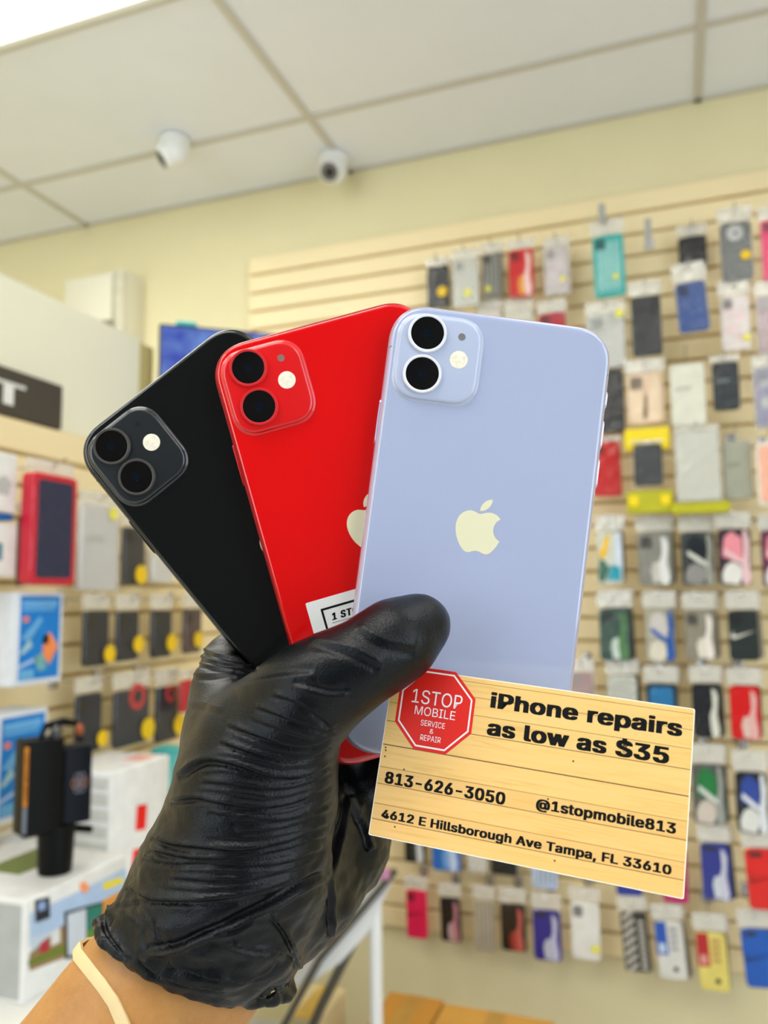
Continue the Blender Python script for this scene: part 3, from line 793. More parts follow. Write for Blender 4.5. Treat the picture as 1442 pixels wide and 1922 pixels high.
# fold lines, drawn on the glove as seen from the front (hand space, pixels of the study view)
def zz(pts): return np.array([(x * .4854 + 170, y * .4854 + 1080) for x, y in pts])
FOLDS = [  # (points, width px, height mm)
 ([(700, 455), (800, 480), (880, 530), (945, 585)], 6, .55), ([(640, 500), (760, 545), (880, 590), (948, 598)], 6, .7),
 ([(530, 570), (650, 615), (780, 652), (860, 650), (925, 620)], 6.5, .8), ([(500, 635), (640, 685), (760, 706), (850, 695), (920, 655)], 6.5, .9),
 ([(330, 775), (400, 720), (460, 700), (560, 720), (700, 775), (840, 765), (930, 715)], 8, 1.1), ([(420, 790), (560, 800), (720, 825), (860, 790), (930, 750)], 6, .7),
 ([(305, 868), (400, 848), (480, 868), (640, 895), (800, 872), (930, 800)], 7, .9), ([(450, 905), (600, 935), (780, 938), (928, 860)], 6.5, .7),
 ([(560, 985), (700, 975), (830, 945), (925, 900)], 6, .55),
 ([(245, 998), (300, 1030), (450, 1045), (600, 1052), (780, 1010), (915, 950)], 7.5, 1.0), ([(232, 1048), (330, 1078), (500, 1088), (700, 1065), (905, 1000)], 7, .9),
 ([(208, 1082), (300, 1108), (420, 1103), (600, 1118), (750, 1108), (900, 1050)], 6.5, .8), ([(300, 1160), (450, 1175), (620, 1170), (800, 1120)], 7, .5),
 ([(145, 1195), (180, 1225), (260, 1245), (400, 1250), (600, 1225), (780, 1170)], 7, .9), ([(100, 1268), (200, 1250), (350, 1262), (560, 1256), (750, 1210), (850, 1160)], 6, .55),
 ([(415, 262), (450, 296), (560, 322), (625, 332)], 5, .6), ([(398, 292), (450, 326), (560, 348), (650, 350)], 5, .6), ([(392, 330), (470, 352), (600, 366)], 5, .45),
 ([(385, 380), (470, 385), (560, 372)], 7, .35), ([(370, 500), (430, 490), (520, 520)], 9, .3),
 ([(1000, 800), (1030, 900), (1080, 1010), (1095, 1060)], 7, 1.0), ([(1000, 850), (985, 960), (950, 1090), (932, 1165)], 7, 1.1), ([(932, 1165), (938, 1280), (937, 1400)], 5, 1.0),
 ([(700, 1310), (755, 1365), (790, 1440), (815, 1530)], 6, 1.0), ([(540, 1420), (640, 1445), (730, 1440), (790, 1470)], 6, .9), ([(300, 1505), (450, 1550), (600, 1560), (690, 1530), (720, 1480)], 6, .9),
 ([(200, 1470), (260, 1540), (380, 1590), (520, 1600)], 6, .7), ([(640, 1340), (560, 1390), (480, 1400)], 6, .6), ([(265, 1330), (262, 1400), (300, 1420)], 5, .7),
 ([(75, 1280), (60, 1330), (90, 1400), (160, 1480)], 6, 1.0), ([(850, 240), (960, 262), (1060, 300), (1130, 340)], 12, .45), ([(1040, 190), (1130, 250), (1260, 270)], 14, .4),
 ([(1000, 460), (930, 470), (860, 450), (780, 430)], 9, .5), ([(870, 390), (700, 400), (560, 440)], 12, .4)]
def resamp(p, m=12):
    p = np.array(p, float); d = np.r_[0, np.cumsum(np.hypot(*np.diff(p, axis=0).T))]; t = np.linspace(0, d[-1], m)
    return np.c_[np.interp(t, d, p[:, 0]), np.interp(t, d, p[:, 1])]
for i in list(range(1, 14)):
    a_, b_ = FOLDS[i], FOLDS[i + 1]
    FOLDS.append(((resamp(a_[0]) * .5 + resamp(b_[0]) * .5)[1:-2].tolist(), 5, .32))
pu = V[:, 0] / V[:, 2] * F + CX; pv = V[:, 1] / V[:, 2] * F + CY
fac = np.clip((-(N * V).sum(1) / np.linalg.norm(V, axis=1) + .35) * 2.0, 0, 1)
def plyd(pts):
    best = np.full(n, 1e9); tt = np.zeros(n); m = len(pts) - 1; sgn = np.zeros(n)
    for i in range(m):
        a, b = pts[i], pts[i + 1]; d = b - a; L2 = d @ d
        h = np.clip(((pu - a[0]) * d[0] + (pv - a[1]) * d[1]) / L2, 0, 1)
        ex = pu - a[0] - h * d[0]; ey = pv - a[1] - h * d[1]; dd = np.hypot(ex, ey)
        k = dd < best; best[k] = dd[k]; tt[k] = ((i + h) / m)[k]; sgn[k] = np.sign(d[0] * ey - d[1] * ex)[k]
    return best, tt, sgn
def dens(p, it=2):
    for _ in range(it):
        q = [p[0]]
        for i in range(len(p) - 1):
            q += [p[i] * .75 + p[i + 1] * .25, p[i] * .25 + p[i + 1] * .75]
        q.append(p[-1]); p = np.array(q)
    return p
disp = np.zeros(n)
for pts, w_, h_ in FOLDS:
    p = dens(zz(pts)); lo_, hi_ = p.min(0) - 40, p.max(0) + 40
    d, tt, sg = plyd(p)
    env = np.clip(np.minimum(tt, 1 - tt) * 6, 0, 1) ** .7
    s1 = d * sg
    wl = w_ * .62
    prof = np.where(s1 < 0, np.exp(-np.abs(s1) / (1.9 * wl)), np.exp(-(s1 / wl) ** 2)) - .8 * np.exp(-((s1 - 2.0 * wl) / (1.1 * wl)) ** 2)
    disp += 1.25 * h_ * env * prof
# overlap step of the loose palm fold
p = dens(zz([(215, 1462), (320, 1455), (420, 1412), (560, 1352), (700, 1285), (800, 1225), (925, 1168)])); d, tt, sg = plyd(p)
s1 = d * sg; env = np.clip(np.minimum(tt, 1 - tt) * 8, 0, 1)
disp += env * (1.5 * np.exp(-(s1 / 5.5) ** 2) - 1.8 * np.exp(-((s1 + 9) / 8.0) ** 2))
Vn = V + N * (disp * fac)[:, None]
# fine crumple everywhere
import mathutils.noise as mn
q = np.array([mn.noise(Vector((x * .07 - y * .03, y * .16 + x * .05, z * .09))) for x, y, z in V])
q2 = np.array([mn.noise(Vector((x * .20 + 9, y * .34, z * .22))) for x, y, z in V])
low = np.clip((V[:, 1] - 60) / 60, .15, 1)
Vn += N * ((q * .9 + q2 * .38) * low)[:, None]
# sharper small pleats near the cuff
cf = np.clip(1 - np.abs((V - cc) @ cn) / 26, 0, 1)
q3 = np.array([abs(mn.noise(Vector((x * .11, y * .11 + 4, z * .11)))) if c > 0 else 0 for (x, y, z), c in zip(V, cf)])
Vn += N * (cf * (q3 * 2.0 - .4))[:, None]
for key_n in ('purple', 'red', 'black'):          # nothing of the glove may be pushed into a phone
    _, R_, t_ = PH[key_n]
    for pas in (Vn,):
        q = (pas - t_ * 1000) @ R_; r = 10.0
        dx = np.abs(q[:, 0]) - (75.7 / 2 - r); dy = np.abs(q[:, 1]) - (150.9 / 2 - r); dz = np.abs(q[:, 2] + TH / 2) - TH / 2
        d2 = np.hypot(np.maximum(dx, 0), np.maximum(dy, 0)) + np.minimum(np.maximum(dx, dy), 0) - r
        sdv = np.hypot(np.maximum(d2, 0), np.maximum(dz, 0)) + np.minimum(np.maximum(d2, dz), 0)
        bad = sdv < .12
        side = np.sign(q[:, 2] + TH / 2)
        # along the phone normal for faces, outwards for rims
        face = bad & (dz > d2 - 1.0)
        q2_ = q.copy(); q2_[face, 2] = -TH / 2 + side[face] * (TH / 2 + .14)
        Vn = np.where(face[:, None], q2_ @ R_.T + t_ * 1000, Vn)
        rim = bad & ~face
        Vn = np.where(rim[:, None], V, Vn)
Vw = (Vn * .001) @ RW.T + EYE
g2.vertices.foreach_set('co', Vw.ravel()); g2.update()
g2.polygons.foreach_set('use_smooth', [True] * len(g2.polygons))
g2.name = 'glove'
GL = mat('black_nitrile', (8, 11, 14), .32, noise=.08, scale=60, bump=.22, bscale=1500, spec=.24)

# ---- person: forearm with hand inside the glove (skin), glove and elastic band as clothing
pr_ = empty('person', tuple(cam2room(C3(300, 1850, .264) / 1000)), 0, 'hand and forearm in a black nitrile glove, gripping three phones and a card', 'person')
SK = bpy.data.materials.new('skin'); SK.use_nodes = True
nt = SK.node_tree; b = nt.nodes['Principled BSDF']; b.inputs['Roughness'].default_value = .48
b.inputs['Subsurface Weight'].default_value = .15; b.inputs['Subsurface Radius'].default_value = (.008, .003, .0015); b.inputs['Subsurface Scale'].default_value = .6
tc = nt.nodes.new('ShaderNodeTexCoord'); no = nt.nodes.new('ShaderNodeTexNoise'); no.inputs['Scale'].default_value = 60; no.inputs['Detail'].default_value = 8; no.inputs['Roughness'].default_value = .7
cr2 = nt.nodes.new('ShaderNodeValToRGB'); cr2.color_ramp.elements[0].position = .3; cr2.color_ramp.elements[1].position = .7
cr2.color_ramp.elements[0].color = lin((168, 114, 56)) + (1,); cr2.color_ramp.elements[1].color = lin((194, 140, 76)) + (1,)
nt.links.new(tc.outputs['Object'], no.inputs['Vector']); nt.links.new(no.outputs['Fac'], cr2.inputs['Fac']); nt.links.new(cr2.outputs[0], b.inputs['Base Color'])
n2 = nt.nodes.new('ShaderNodeTexNoise'); n2.inputs['Scale'].default_value = 900; n2.inputs['Detail'].default_value = 3
bp = nt.nodes.new('ShaderNodeBump'); bp.inputs['Strength'].default_value = .35; bp.inputs['Distance'].default_value = .0005
nt.links.new(tc.outputs['Object'], n2.inputs['Vector']); nt.links.new(n2.outputs['Fac'], bp.inputs['Height']); nt.links.new(bp.outputs['Normal'], b.inputs['Normal'])
AX = [(420, 1690, .266, 120, .62), (395, 1748, .266, 150, .72), (352, 1800, .265, 161, .74), (300, 1868, .264, 168, .77), (258, 1926, .262, 174, .80), (200, 2010, .259, 182, .85), (120, 2125, .256, 196, .88), (0, 2300, .250, 220, .9), (-150, 2520, .242, 245, .92)]
V = []; Fc = []; K = 40
cs = [C3(*a[:3]) for a in AX]
ringsA = []
for i, a in enumerate(AX):
    d = cs[min(i + 1, len(AX) - 1)] - cs[max(i - 1, 0)]; d /= np.linalg.norm(d)
    u = np.cross(d, [0, 0, 1.0]); u /= np.linalg.norm(u); w = np.cross(d, u); r = a[3] / F * a[2] * 1000
    ringsA.append((cs[i], u, w, r, r * a[4]))
# refine rings
def lerp(a, b, t): return a * (1 - t) + b * t
fine = []
for i in range(len(ringsA) - 1):
    for k in range(6):
        fine.append(tuple(lerp(ringsA[i][j], ringsA[i + 1][j], k / 6) for j in range(5)))
fine.append(ringsA[-1])
for c_, u, w, ru, rw in fine:
    for k in range(K):
        t_ = 2 * math.pi * k / K
        V.append(cam2room((c_ + u * math.cos(t_) * ru + w * math.sin(t_) * rw) / 1000))
for i in range(len(fine) - 1):
    for k in range(K):
        Fc.append((i * K + k, i * K + (k + 1) % K, (i + 1) * K + (k + 1) % K, (i + 1) * K + k))
Fc.append(tuple(reversed(range(K)))); Fc.append(tuple(range((len(fine) - 1) * K, len(fine) * K)))
am = mesh('forearm', V, Fc); smooth_by_angle(am, 60)
inv = pr_.matrix_basis.inverted()
o = link('forearm', am, SK, pr_); o.matrix_parent_inverse = inv
o = link('glove', g2, GL, pr_); o.matrix_parent_inverse = inv; o['label'] = 'wrinkled black nitrile glove with loose cuff'
# elastic band, wrapped obliquely round the forearm
def arm_at(s):      # s in 0..1 along fine
    f_ = s * (len(fine) - 1); i = min(int(f_), len(fine) - 2); return tuple(lerp(fine[i][j], fine[i + 1][j], f_ - i) for j in range(5))
def arm_surface_px(px, py):
    """front surface point of the forearm seen in a direction"""
    d = np.array([(px - CX) / F, (py - CY) / F, 1.0]); best = None
    for Z in np.linspace(225, 262, 149):
        p = d * Z
        ds = [(np.linalg.norm(np.cross(p - cs[i], (cs[i+1]-cs[i]) / np.linalg.norm(cs[i+1]-cs[i]))), i) for i in range(2, len(cs) - 1) if -.15 <= ((p - cs[i]) @ (cs[i+1]-cs[i])) / ((cs[i+1]-cs[i]) @ (cs[i+1]-cs[i])) <= 1.15]
        if not ds: continue
        i = min(ds)[1]; c_, u, w, ru, rw = ringsA[i]; c2, u2, w2, ru2, rw2 = ringsA[i + 1]
        t_ = np.clip(((p - cs[i]) @ (cs[i+1]-cs[i])) / ((cs[i+1]-cs[i]) @ (cs[i+1]-cs[i])), 0, 1)
        c_, u, w, ru, rw = [lerp(x, y, t_) for x, y in zip((c_, u, w, ru, rw), (c2, u2, w2, ru2, rw2))]
        q = p - c_
        if ((q @ u) / ru) ** 2 + ((q @ w) / rw) ** 2 <= 1.0:
            best = p; break
    return best
BND = [(148, 1793), (163, 1812), (192, 1848), (214, 1880), (232, 1922), (246, 1960)]
sfp = []
for x, y in BND:
    p = arm_surface_px(x, y)
    sfp.append(p)
ok_ = [p for p in sfp if p is not None]
dense = []
for i in range(len(ok_) - 1):
    for k in range(5): dense.append(lerp(ok_[i], ok_[i + 1], k / 5))
dense.append(ok_[-1])
# close round the back
c_, u, w, ru, rw = arm_at(.50)
ends = (dense[-1], dense[0])
ctr = cs[4] * .5 + cs[3] * .5
def ang(p): q = p - ctr; return math.atan2((q @ w) / rw, (q @ u) / ru)
a0, a1 = ang(ends[0]), ang(ends[1])
dA = (a1 - a0) % (2 * math.pi)
amid = ang(dense[len(dense) // 2])
if ((amid - a0) % (2 * math.pi)) < dA: dA = dA - 2 * math.pi
dd_ = (cs[4] - cs[3]) / np.linalg.norm(cs[4] - cs[3])
back = []
for k in range(1, 24):
    t_ = k / 24; a = a0 + dA * t_
    q = ctr + u * math.cos(a) * ru * 1.02 + w * math.sin(a) * rw * 1.02
    e0 = (ends[0] - ctr) @ dd_; e1 = (ends[1] - ctr) @ dd_
    back.append(q + dd_ * lerp(e0, e1, t_))
loop = dense + back
nL = len(loop); V = []; Fc = []
for i in range(nL):
    p = loop[i]; tg = loop[(i + 1) % nL] - loop[i - 1]; tg /= np.linalg.norm(tg)
    ax_t = np.clip((p - cs[3]) @ dd_, -200, 200); out = (p - (cs[3] + dd_ * ax_t)); out /= np.linalg.norm(out)
    out = out - tg * (out @ tg); out /= np.linalg.norm(out); sd = np.cross(tg, out)
    for a, b in ((-1.9, -.3), (1.9, -.3), (1.9, .75), (1.4, .95), (-1.4, .95), (-1.9, .75)):
        V.append(cam2room((p + sd * a + out * b) / 1000))
for i in range(nL):
    for k in range(6):
        j = (i + 1) % nL; Fc.append((i * 6 + k, i * 6 + (k + 1) % 6, j * 6 + (k + 1) % 6, j * 6 + k))
bm_ = mesh('wristband', V, Fc); smooth_by_angle(bm_, 40)
o = link('wristband', bm_, mat('cream_elastic', (228, 202, 148), .6, noise=.03, scale=200), pr_); o.matrix_parent_inverse = inv
o['label'] = 'cream elastic band around the forearm'
#PART4
# ------------------------------------------------------------------ packaged phone cases hanging on the two slatwalls
def frac_poly(pts, w, h, t): return poly([((x - .5) * w, (y - .5) * h) for x, y in pts], t)
FL = Matrix(((1, 0, 0, 0), (0, 0, -1, 0), (0, 1, 0, 0), (0, 0, 0, 1)))     # XY drawing plane -> upright, front towards local -y
CLEAR = clear_mat('clear_bag_film', milk=.0, gloss=.035)
CLEAR2 = clear_mat('frosted_bag_film', (240, 240, 236), milk=.30, gloss=.08)
HEAD = clear_mat('bag_header_film', (244, 240, 228), milk=.50, gloss=.10)
YEL = mat('yellow_sticker', (246, 204, 20), .45, noise=.03); PYEL = mat('pale_yellow_sticker', (240, 232, 90), .45, noise=.03)
STEEL = mat('bright_steel_wire', (205, 205, 208), .25, metal=.9)
DARKHOLE = mat('dark_cutout', (20, 20, 22), .4)
def loc2d(me, x, z, y): me.transform(Matrix.Translation((x, y, z)) @ FL); return me
_cc = {}
def rslab(w, h, r, t, bev, key=None):
    me = slab(w, h, r, [(bev, 0), (0, bev), (0, t - bev), (bev, t)], n=4)
    return me
DESIGNS = {}
def deco(root, design, w, h, z0, front, colours):
    """relief printed or moulded on the face of a case; z0 = case bottom, front = y of its face"""
    def P(pts, c, t, nm='relief', rough=.4):
        me = frac_poly(pts, w, h, t); loc2d(me, 0, z0 + h / 2, front); link(nm, me, pmat(c, rough), root)
    def disc(x, y, r, c, t, nm):
        me = lathe([(r * w, 0), (r * w, t * .6), (r * w * .8, t)], 20); loc2d(me, (x - .5) * w, z0 + y * h, front); link(nm, me, pmat(c), root)
    if design == 'tick':
        k = w / 26.0
        lp = [((x - 12) * k * .95 + 0, (12 - y) * k * .95) for x, y in TICK[0]]
        me = curve_shape([lp], .002); loc2d(me, 0, z0 + h * .52, front - .001); link('emblem', me, pmat(colours[0], .45), root)
    elif design == 'shoe':
        main, acc, sole = colours
        P([(.74, .02), (.90, .0), (1.0, .12), (.95, .45), (.99, .75), (.92, .98), (.80, .97), (.82, .62), (.71, .3)], sole, .0045, 'sole')
        P([(.12, .04), (.60, .01), (.72, .14), (.69, .34), (.45, .42), (.24, .36), (.10, .20)], main, .0035, 'toe')
        P([(.12, .52), (.50, .43), (.74, .40), (.78, .62), (.76, .84), (.44, .97), (.22, .86)], acc, .0028, 'upper')
        P([(.18, .58), (.52, .43), (.80, .34), (.80, .42), (.56, .52), (.22, .66)], sole, .005, 'stripe')
    elif design == 'side_shoe':
        P([(.66, .03), (.84, .0), (.92, .12), (.84, .45), (.90, .78), (.82, .9), (.70, .92), (.72, .6), (.60, .4), (.62, .2)], colours[0], .004, 'sole')
        P([(.42, .05), (.62, .03), (.66, .3), (.62, .44), (.44, .42), (.36, .28)], colours[1], .003, 'toe')
    elif design == 'stripes':
        for i in range(7):
            y = i * .15 - .06
            P([(.06, y), (.50, y + .16), (.50, y + .235), (.06, y + .075)] if y > 0 else [(.06, 0.01), (.2, .0), (.50, y + .16), (.50, y + .235), (.06, max(y + .075, .015))], colours[0], .0012, 'printed_stripe')
        for i in range(9): P([(.62, .06 + i * .095), (.86, .06 + i * .095), (.86, .12 + i * .095), (.62, .10 + i * .095)], colours[0], .0012, 'printed_letter')
    elif design == 'scribble':
        for i in range(8):
            x = .14 + i * .095
            P([(x, .12 + .05 * math.sin(i * 3)), (x + .03, .08), (x + .07, .5), (x + .045, .9), (x + .015, .88), (x + .03, .5)], colours[i % len(colours)], .0012, 'printed_stroke')
    elif design == 'plait':
        for i in range(6):
            for j in range(9):
                if (i + j) % 2 == 0:
                    x, y = .1 + i * .135, .06 + j * .10
                    P([(x, y), (x + .10, y + .02), (x + .12, y + .09), (x + .03, y + .075)], colours[0], .001, 'printed_mark')
    elif design == 'halves':      # colour block at upper left, round opening below
        P([(.0, .42), (.42, .42), (.42, .99), (.03, .99)], colours[0], .001, 'colour_block')
        P([(.08, .46), (.34, .46), (.34, .62), (.08, .62)], colours[1], .0016, 'printed_word')
        for i in range(4): P([(.52, .5 + i * .11), (.80, .5 + i * .11), (.80, .56 + i * .11), (.52, .57 + i * .11)], colours[3], .0014, 'printed_word')
        disc(.62, .18, .09, colours[2], .0016, 'round_opening')
    elif design == 'ringcut':
        disc(.48, .80, .27, (196, 196, 192), .003, 'camera_ring'); disc(.5, .80, .07, (30, 30, 30), .004, 'camera_hole')
    elif design == 'label':
        P([(.12, .55), (.6, .57), (.6, .64), (.12, .62)], colours[0], .0008, 'printed_word')
    elif design == 'hands':
        P([(.06, .03), (.4, .0), (.46, .4), (.40, .75), (.22, .95), (.04, .7)], colours[0], .001, 'printed_shape'); P([(.55, .02), (.95, .04), (.92, .8), (.78, .97), (.6, .7)], colours[1], .001, 'printed_shape')
        P([(.40, .1), (.52, .1), (.54, .55), (.48, .6)], colours[2], .0012, 'printed_shape')
    elif design == 'ringred':
        disc(.62, .86, .24, (200, 60, 66), .002, 'red_ring'); disc(.62, .86, .13, (40, 44, 52), .003, 'camera_hole')
    elif design == 'splash':
        P([(.05, .55), (.35, .9), (.55, .98), (.42, .6), (.22, .45)], colours[0], .002, 'printed_shape'); P([(.35, .08), (.9, .05), (.95, .3), (.6, .38)], colours[1], .002, 'printed_shape')
        P([(.0, .1), (.22, .02), (.5, .3), (.3, .42), (.1, .5)], colours[2], .0015, 'printed_shape'); P([(.74, .4), (1.0, .2), (.98, .97), (.76, .95)], colours[3], .0015, 'printed_shape')
    elif design == 'bloom':
        for x, y, r in ((.3, .75, .16), (.65, .6, .18), (.35, .4, .2), (.7, .25, .16)): disc(x, y, r, colours[0], .001, 'printed_flower')

def hook(root_xyz, rz, length, lab, zt):
    t = empty('display_hook', root_xyz, rz, lab, 'hook')
    link('hook_plate', box_mesh(-.014, .014, -.0045, .0, -.018, .020, .001), STEEL, t)
    link('hook_wire', tube([(0, -.003, 0), (0, -length * .85, .0), (0, -length, .012)], .0024, 6), STEEL, t)
    return t

def pack(side, px, off, colour, design, cols, label, bag='clear', sticker=None, tilt=0, head=26, hooked=True, thick=.011, rough=.38, cutout='two', group=None, cat='phone case', name='phone_case_package', yaw=0, inner=None):
    x0, y0, x1, y1 = px
    if side == 'R': ax, val, rz = 1, D - off, 0.0
    else: ax, val, rz = 0, LX + off, math.pi / 2
    c = on((x0 + x1) / 2, (y0 + y1) / 2, ax, val); a = on(x0, (y0 + y1) / 2, ax, val); b = on(x1, (y0 + y1) / 2, ax, val)
    tp = on((x0 + x1) / 2, y0, ax, val); bt = on((x0 + x1) / 2, y1, ax, val); hd = on((x0 + x1) / 2, y0 - head, ax, val)
    w = float(np.linalg.norm(b - a)); h = float(tp[2] - bt[2]); hh_ = float(hd[2] - tp[2])
    M = Matrix.Translation((c[0], c[1], bt[2])) @ Matrix.Rotation(rz, 4, 'Z')
    hz = h + hh_ * .8
    M = M @ Matrix.Translation((0, 0, hz)) @ Matrix.Rotation(math.radians(tilt), 4, 'Y') @ Matrix.Rotation(math.radians(yaw), 4, 'Z') @ Matrix.Translation((0, 0, -hz))
    root = empty(name, (0, 0, 0), 0, label, cat, group, M=M)
    r = min(.012, w * .16)
    me = rslab(w, h, r, thick, .0022); loc2d(me, 0, h / 2, thick / 2)
    link('phone_case' if name == 'phone_case_package' else 'carton_body', me, pmat(colour, rough), root)
    front = -thick / 2
    if inner: 
        me = rslab(w * .78, h * .88, r * .7, .003, .001); loc2d(me, .0, h * .5, front + .001); link('inner_panel', me, pmat(inner, .4), root)
    if cutout == 'two':
        me = rslab(w * .34, w * .38, w * .08, .0016, .0005); loc2d(me, -w * .24, h - w * .30, front + .0002)
        link('camera_cutout', me, pmat(tuple(int(v * .55) for v in colour), .4) if sum(colour) > 160 else DARKHOLE, root)
    elif cutout == 'slot':
        me = rslab(w * .42, w * .16, w * .07, .0016, .0005); loc2d(me, -w * .16, h - w * .16, front + .0002)
        link('camera_cutout', me, DARKHOLE, root)
    if design: deco(root, design, w, h, 0, front, cols)
    if sticker:
        sx_, sy_, big, pale = sticker
        me = lathe([(big * w, 0), (big * w, .0008)], 18); loc2d(me, (sx_ - .5) * w, sy_ * h, front - .006)
        link('price_sticker', me, PYEL if pale else YEL, root)
    if bag:
        cm = {'clear': CLEAR, 'frost': CLEAR2}[bag]
        bw, bh = w + .010, h + .010
        me = slab(bw, bh, .006, [(.002, -.001), (0, .002), (0, thick + .004), (.003, thick + .0065)], n=2); loc2d(me, 0, h / 2, thick / 2 + .002)
        link('clear_bag', me, cm, root)
        hm = slab(bw, hh_ + .002, .005, [(0, 0), (0, .0012)], n=2); loc2d(hm, 0, h + .005 + hh_ / 2, .001)
        link('header_strip', hm, HEAD, root)
        me = box_mesh(-.008, .008, -.0035, -.0005, hz - .0035, hz + .0035, .001); link('hang_tab', me, pmat((226, 222, 214), .3), root)
    if hooked:
        base = Matrix.Translation((c[0], c[1], bt[2])) @ Matrix.Rotation(rz, 4, 'Z')
        p = base @ Vector((0, off - .026, hz + .001))
        hook(tuple(p), rz, off + .012, 'steel peg holding the ' + short(label), hz)
    return root
def short(lab):
    w = lab.split(); return ' '.join(w[:11])

